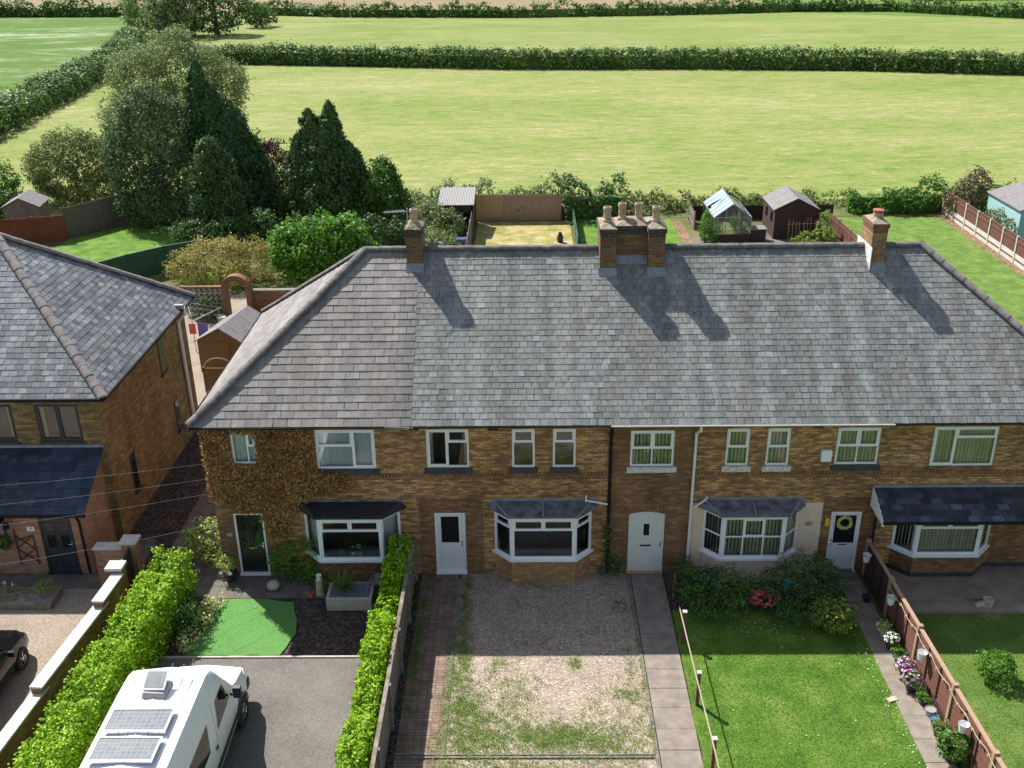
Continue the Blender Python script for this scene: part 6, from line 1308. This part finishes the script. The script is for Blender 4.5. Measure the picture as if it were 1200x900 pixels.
tree('copper_tree', 'dark purple leaved tree between the two tall conifers', 'tree', (-17.2, 42.5, 0), [(0, 0, 3.0, 1.4, 1.2, 2.1), (.2, -.2, 1.5, 1.3, 1.1, 1.4)], 'lf_redbrown', .22, 7, .35, 12, 98, (3.6, .15, .8, 6))
tree('garden_tree', 'bright leafy tree right of the second conifer by the left chimney', 'tree', (-9.1, 38.4, 0), [(0, 0, 2.9, 1.1, 1.1, 1.7), (.5, -.3, 1.8, 1.2, 1.1, 1.4), (-.6, 0, 1.8, 1.1, 1.0, 1.4)], 'lf_mid', .24, 8, .34, 13, 99, (3.4, .16, .9, 7), aspect=.7)
tree('dark_shrub', 'dark green shrub below the bright tree behind the roof corner', 'shrub', (-9.3, 33.6, 0), [(0, 0, 1.1, 1.6, 1.2, 1.1), (1.7, .4, .9, 1.0, 1.0, .9), (-1.2, -.2, .8, 1.0, 1.0, .8)], 'lf_conifer2', .2, 8, .3, 12, 100, (1.4, .1, 1, 6))
tree('dark_shrub', 'dark green shrub at the foot of the big conifer', 'shrub', (-17.7, 34.5, 0), [(0, 0, 1.0, 1.7, 1.1, 1.0), (-2.6, .2, .9, 1.5, 1.1, .9), (1.6, .2, 1.2, 1.0, 1.0, 1.2)], 'lf_dark', .2, 8, .3, 12, 101, (1.2, .1, 1, 6))
def conifer(name, label, loc, h, rx, ry, mat, size, seed, n=900, perc=16, lean=(0, 0), spires=None, bulge=.75, clump=.34):
    t = thing(name, label, 'tree', (loc[0], loc[1], 0)); g = np.random.default_rng(seed); spires = spires or [(0, 0, h, 1.)]; Ps, Ns = [], []
    for (sx, sy, hh, f) in spires:
        m_ = int(n*f); u = g.uniform(0, 1, m_)**.9; zz = .3+(hh-.3)*u; a = g.uniform(0, 2*pi, m_)
        pr_ = np.clip((1-u)**bulge, .05, 1)*(.9+.12*np.sin(a*5+seed)+.10*np.sin(zz*2.6+a*3)+.10*np.sin(zz*5.1-a*4+seed)); rr = pr_*np.where(g.uniform(0, 1, m_) < .3, g.uniform(1.05, 1.42, m_), g.uniform(.74, 1.05, m_))
        cx = sx+lean[0]*u+np.cos(a)*rx*f*rr; cy = sy+lean[1]*u+np.sin(a)*ry*f*rr; C0 = np.stack([cx, cy, zz], 1); N0 = np.stack([np.cos(a), np.sin(a), np.full(m_, .25)], 1)
        cs = clump*(.45+.75*(1-u))[:, None]*g.uniform(.7, 1.3, (m_, 1))
        for q_ in range(perc):
            o = sph(m_, g); P = C0+o*cs*g.uniform(.3, 1, (m_, 1))*np.array([.75, .75, 1.25]); Ps.append(P); Ns.append(o*.6+N0*.8)
    P = np.concatenate(Ps); Nn = np.concatenate(Ns); kp = P[:, 2] > .05; q = leaves(P[kp], Nn[kp], size, .5, .45, seed, .1); fastmesh('crown', q, len(q), M[mat], t)
    core = MB()
    for (sx, sy, hh, f) in spires:
        core.lathe([(rx*f*.62*(1-t)**bulge, .2+hh*.8*t) for t in (0, .2, .4, .6, .8, .97)], (sx, sy, 0), 12)
    core.build('inner_foliage', M[mat], t)
    MB().bar((0, 0, -.1), (lean[0]*.4, lean[1]*.4, h*.8), .25, .05, 8).build('trunk', M['trunk'], t); return t
conifer('tall_conifer', 'tallest dark green pointed conifer in the left rear gardens', (-19.3, 41.5), 10.2, 3.0, 2.4, 'lf_conifer', .22, 110, 2600, 18, (0, 0), [(0, 0, 7.6, .95), (-1.7, 0, 10.1, .62), (-.9, -.2, 8.8, .7), (1.0, 0, 4.9, .7), (.4, -.4, 6.3, .8)], bulge=.6, clump=.5)
conifer('broad_conifer', 'broad dark conifer with drooping fronds between the tall conifer and roof ridge', (-12.7, 39.0), 7.8, 2.6, 2.2, 'lf_conifer2', .2, 111, 2200, 18, (0, 0), [(0, 0, 6.5, 1.0), (-.85, 0, 7.5, .5), (.45, .2, 7.9, .52), (1.5, 0, 5.4, .6), (-1.6, 0, 6.0, .5), (0, .3, 7.1, .6)], bulge=.5, clump=.42)
conifer('cypress_conifer', 'lower olive green conifer in front of the tallest conifer', (-19.4, 36.9), 6.3, 1.9, 1.6, 'lf_conifer2', .18, 112, 1500, 18, (0, 0), [(0, 0, 6.2, 1.), (.7, .1, 4.8, .7), (-.8, 0, 4.6, .7)], bulge=.42, clump=.45)
# far trees and hedgerows
WG = 'willows in the far left fields'
for i, (x, y, s_, lb) in enumerate(((-67, 171, .95, 'leftmost of the large grey green willows in the far fields'), (-62, 167, .85, 'middle large far willow, in front of its neighbours'), (-56.5, 171, .95, 'rightmost darker large tree of the far field group'))):
    tree('far_tree', lb, 'tree', (x, y, 0), [(0, 0, 6*s_, 5*s_, 4*s_, 4.5*s_), (-3*s_, -1, 4.5*s_, 3.4*s_, 3*s_, 3.8*s_), (3*s_, -.5, 4.8*s_, 3.4*s_, 3*s_, 3.8*s_), (0, -2, 3*s_, 4*s_, 2.6*s_, 2.8*s_), (.5, 0, 9.5*s_, 3.5*s_, 3*s_, 3*s_)], ['lf_willow', 'lf_willow', 'lf_dark'][i], .75, .55, 1.0, 12, 120+i, (9*s_, .5, 4, 8), WG, aspect=.45)
tree('far_tree', 'small round dark tree right of the far willow group', 'tree', (-52.5, 184, 0), [(0, 0, 2.6, 2.4, 2.2, 2.6), (1.5, 2, 1.8, 2, 1.8, 1.8)], 'lf_hedge', .6, .9, .8, 10, 125, (4, .3, 2, 5))
hedge('field_hedge', 'long dark hedgerow across the far side of the nearest hay field', [(-50, 129.5), (-23, 123.8), (-2, 118.5), (21, 117), (43, 114), (58, 109), (66, 107), (100, 101)], 2.8, 2.1, 'lf_hedge', .36, 2.6, 130, clump=.7, perc=9, wob=.05)
hedge('field_hedge', 'farther thin hedgerow beyond the second hay field', [(-62, 218), (-39, 207), (-2, 201), (33, 203), (58, 208), (79, 205), (97, 186), (125, 165)], 3.0, 2.0, 'lf_hedge', .6, .8, 131, clump=.8, perc=8, wob=.16)
hedge('field_hedge', 'hedgerow running diagonally between the green field and the hay field', [(-47, 40), (-52.2, 74), (-56, 106), (-59, 128), (-68, 160)], 3.6, 2.0, 'lf_hedge', .36, 2.4, 132, clump=.65, perc=9, wob=.12)
hedge('field_hedge', 'hedgerow at the far end of the green field on the left', [(-86, 215), (-120, 219), (-170, 222)], 3.0, 2.6, 'lf_hedge', .6, .9, 133, clump=.8, perc=8, wob=.15)
hedge('field_hedge', 'faint distant hedgerow on the top edge of the photo', [(96, 236), (150, 232)], 3, 2, 'lf_hedge', .7, .7, 134, clump=.8, perc=7, wob=.2)
sp = MB().bar((0, 0, 0), (0, 0, 5), .16, n=8).build('field_post', M['wood_mid']); sp.location = (92, 206, 0); tag(sp, 'single wooden pole standing beyond the far hedge at right', 'pole')
# rough grass verge along hay field near edge
hedge('field_margin', 'strip of tall rough grass along the near edge of the hay field', [(-9, 44.0), (10, 44.2), (36, 44.2)], 1.6, .35, 'lf_weed', .2, 6, 140, clump=.25, perc=6, wob=.3, core=False, cat='grass')
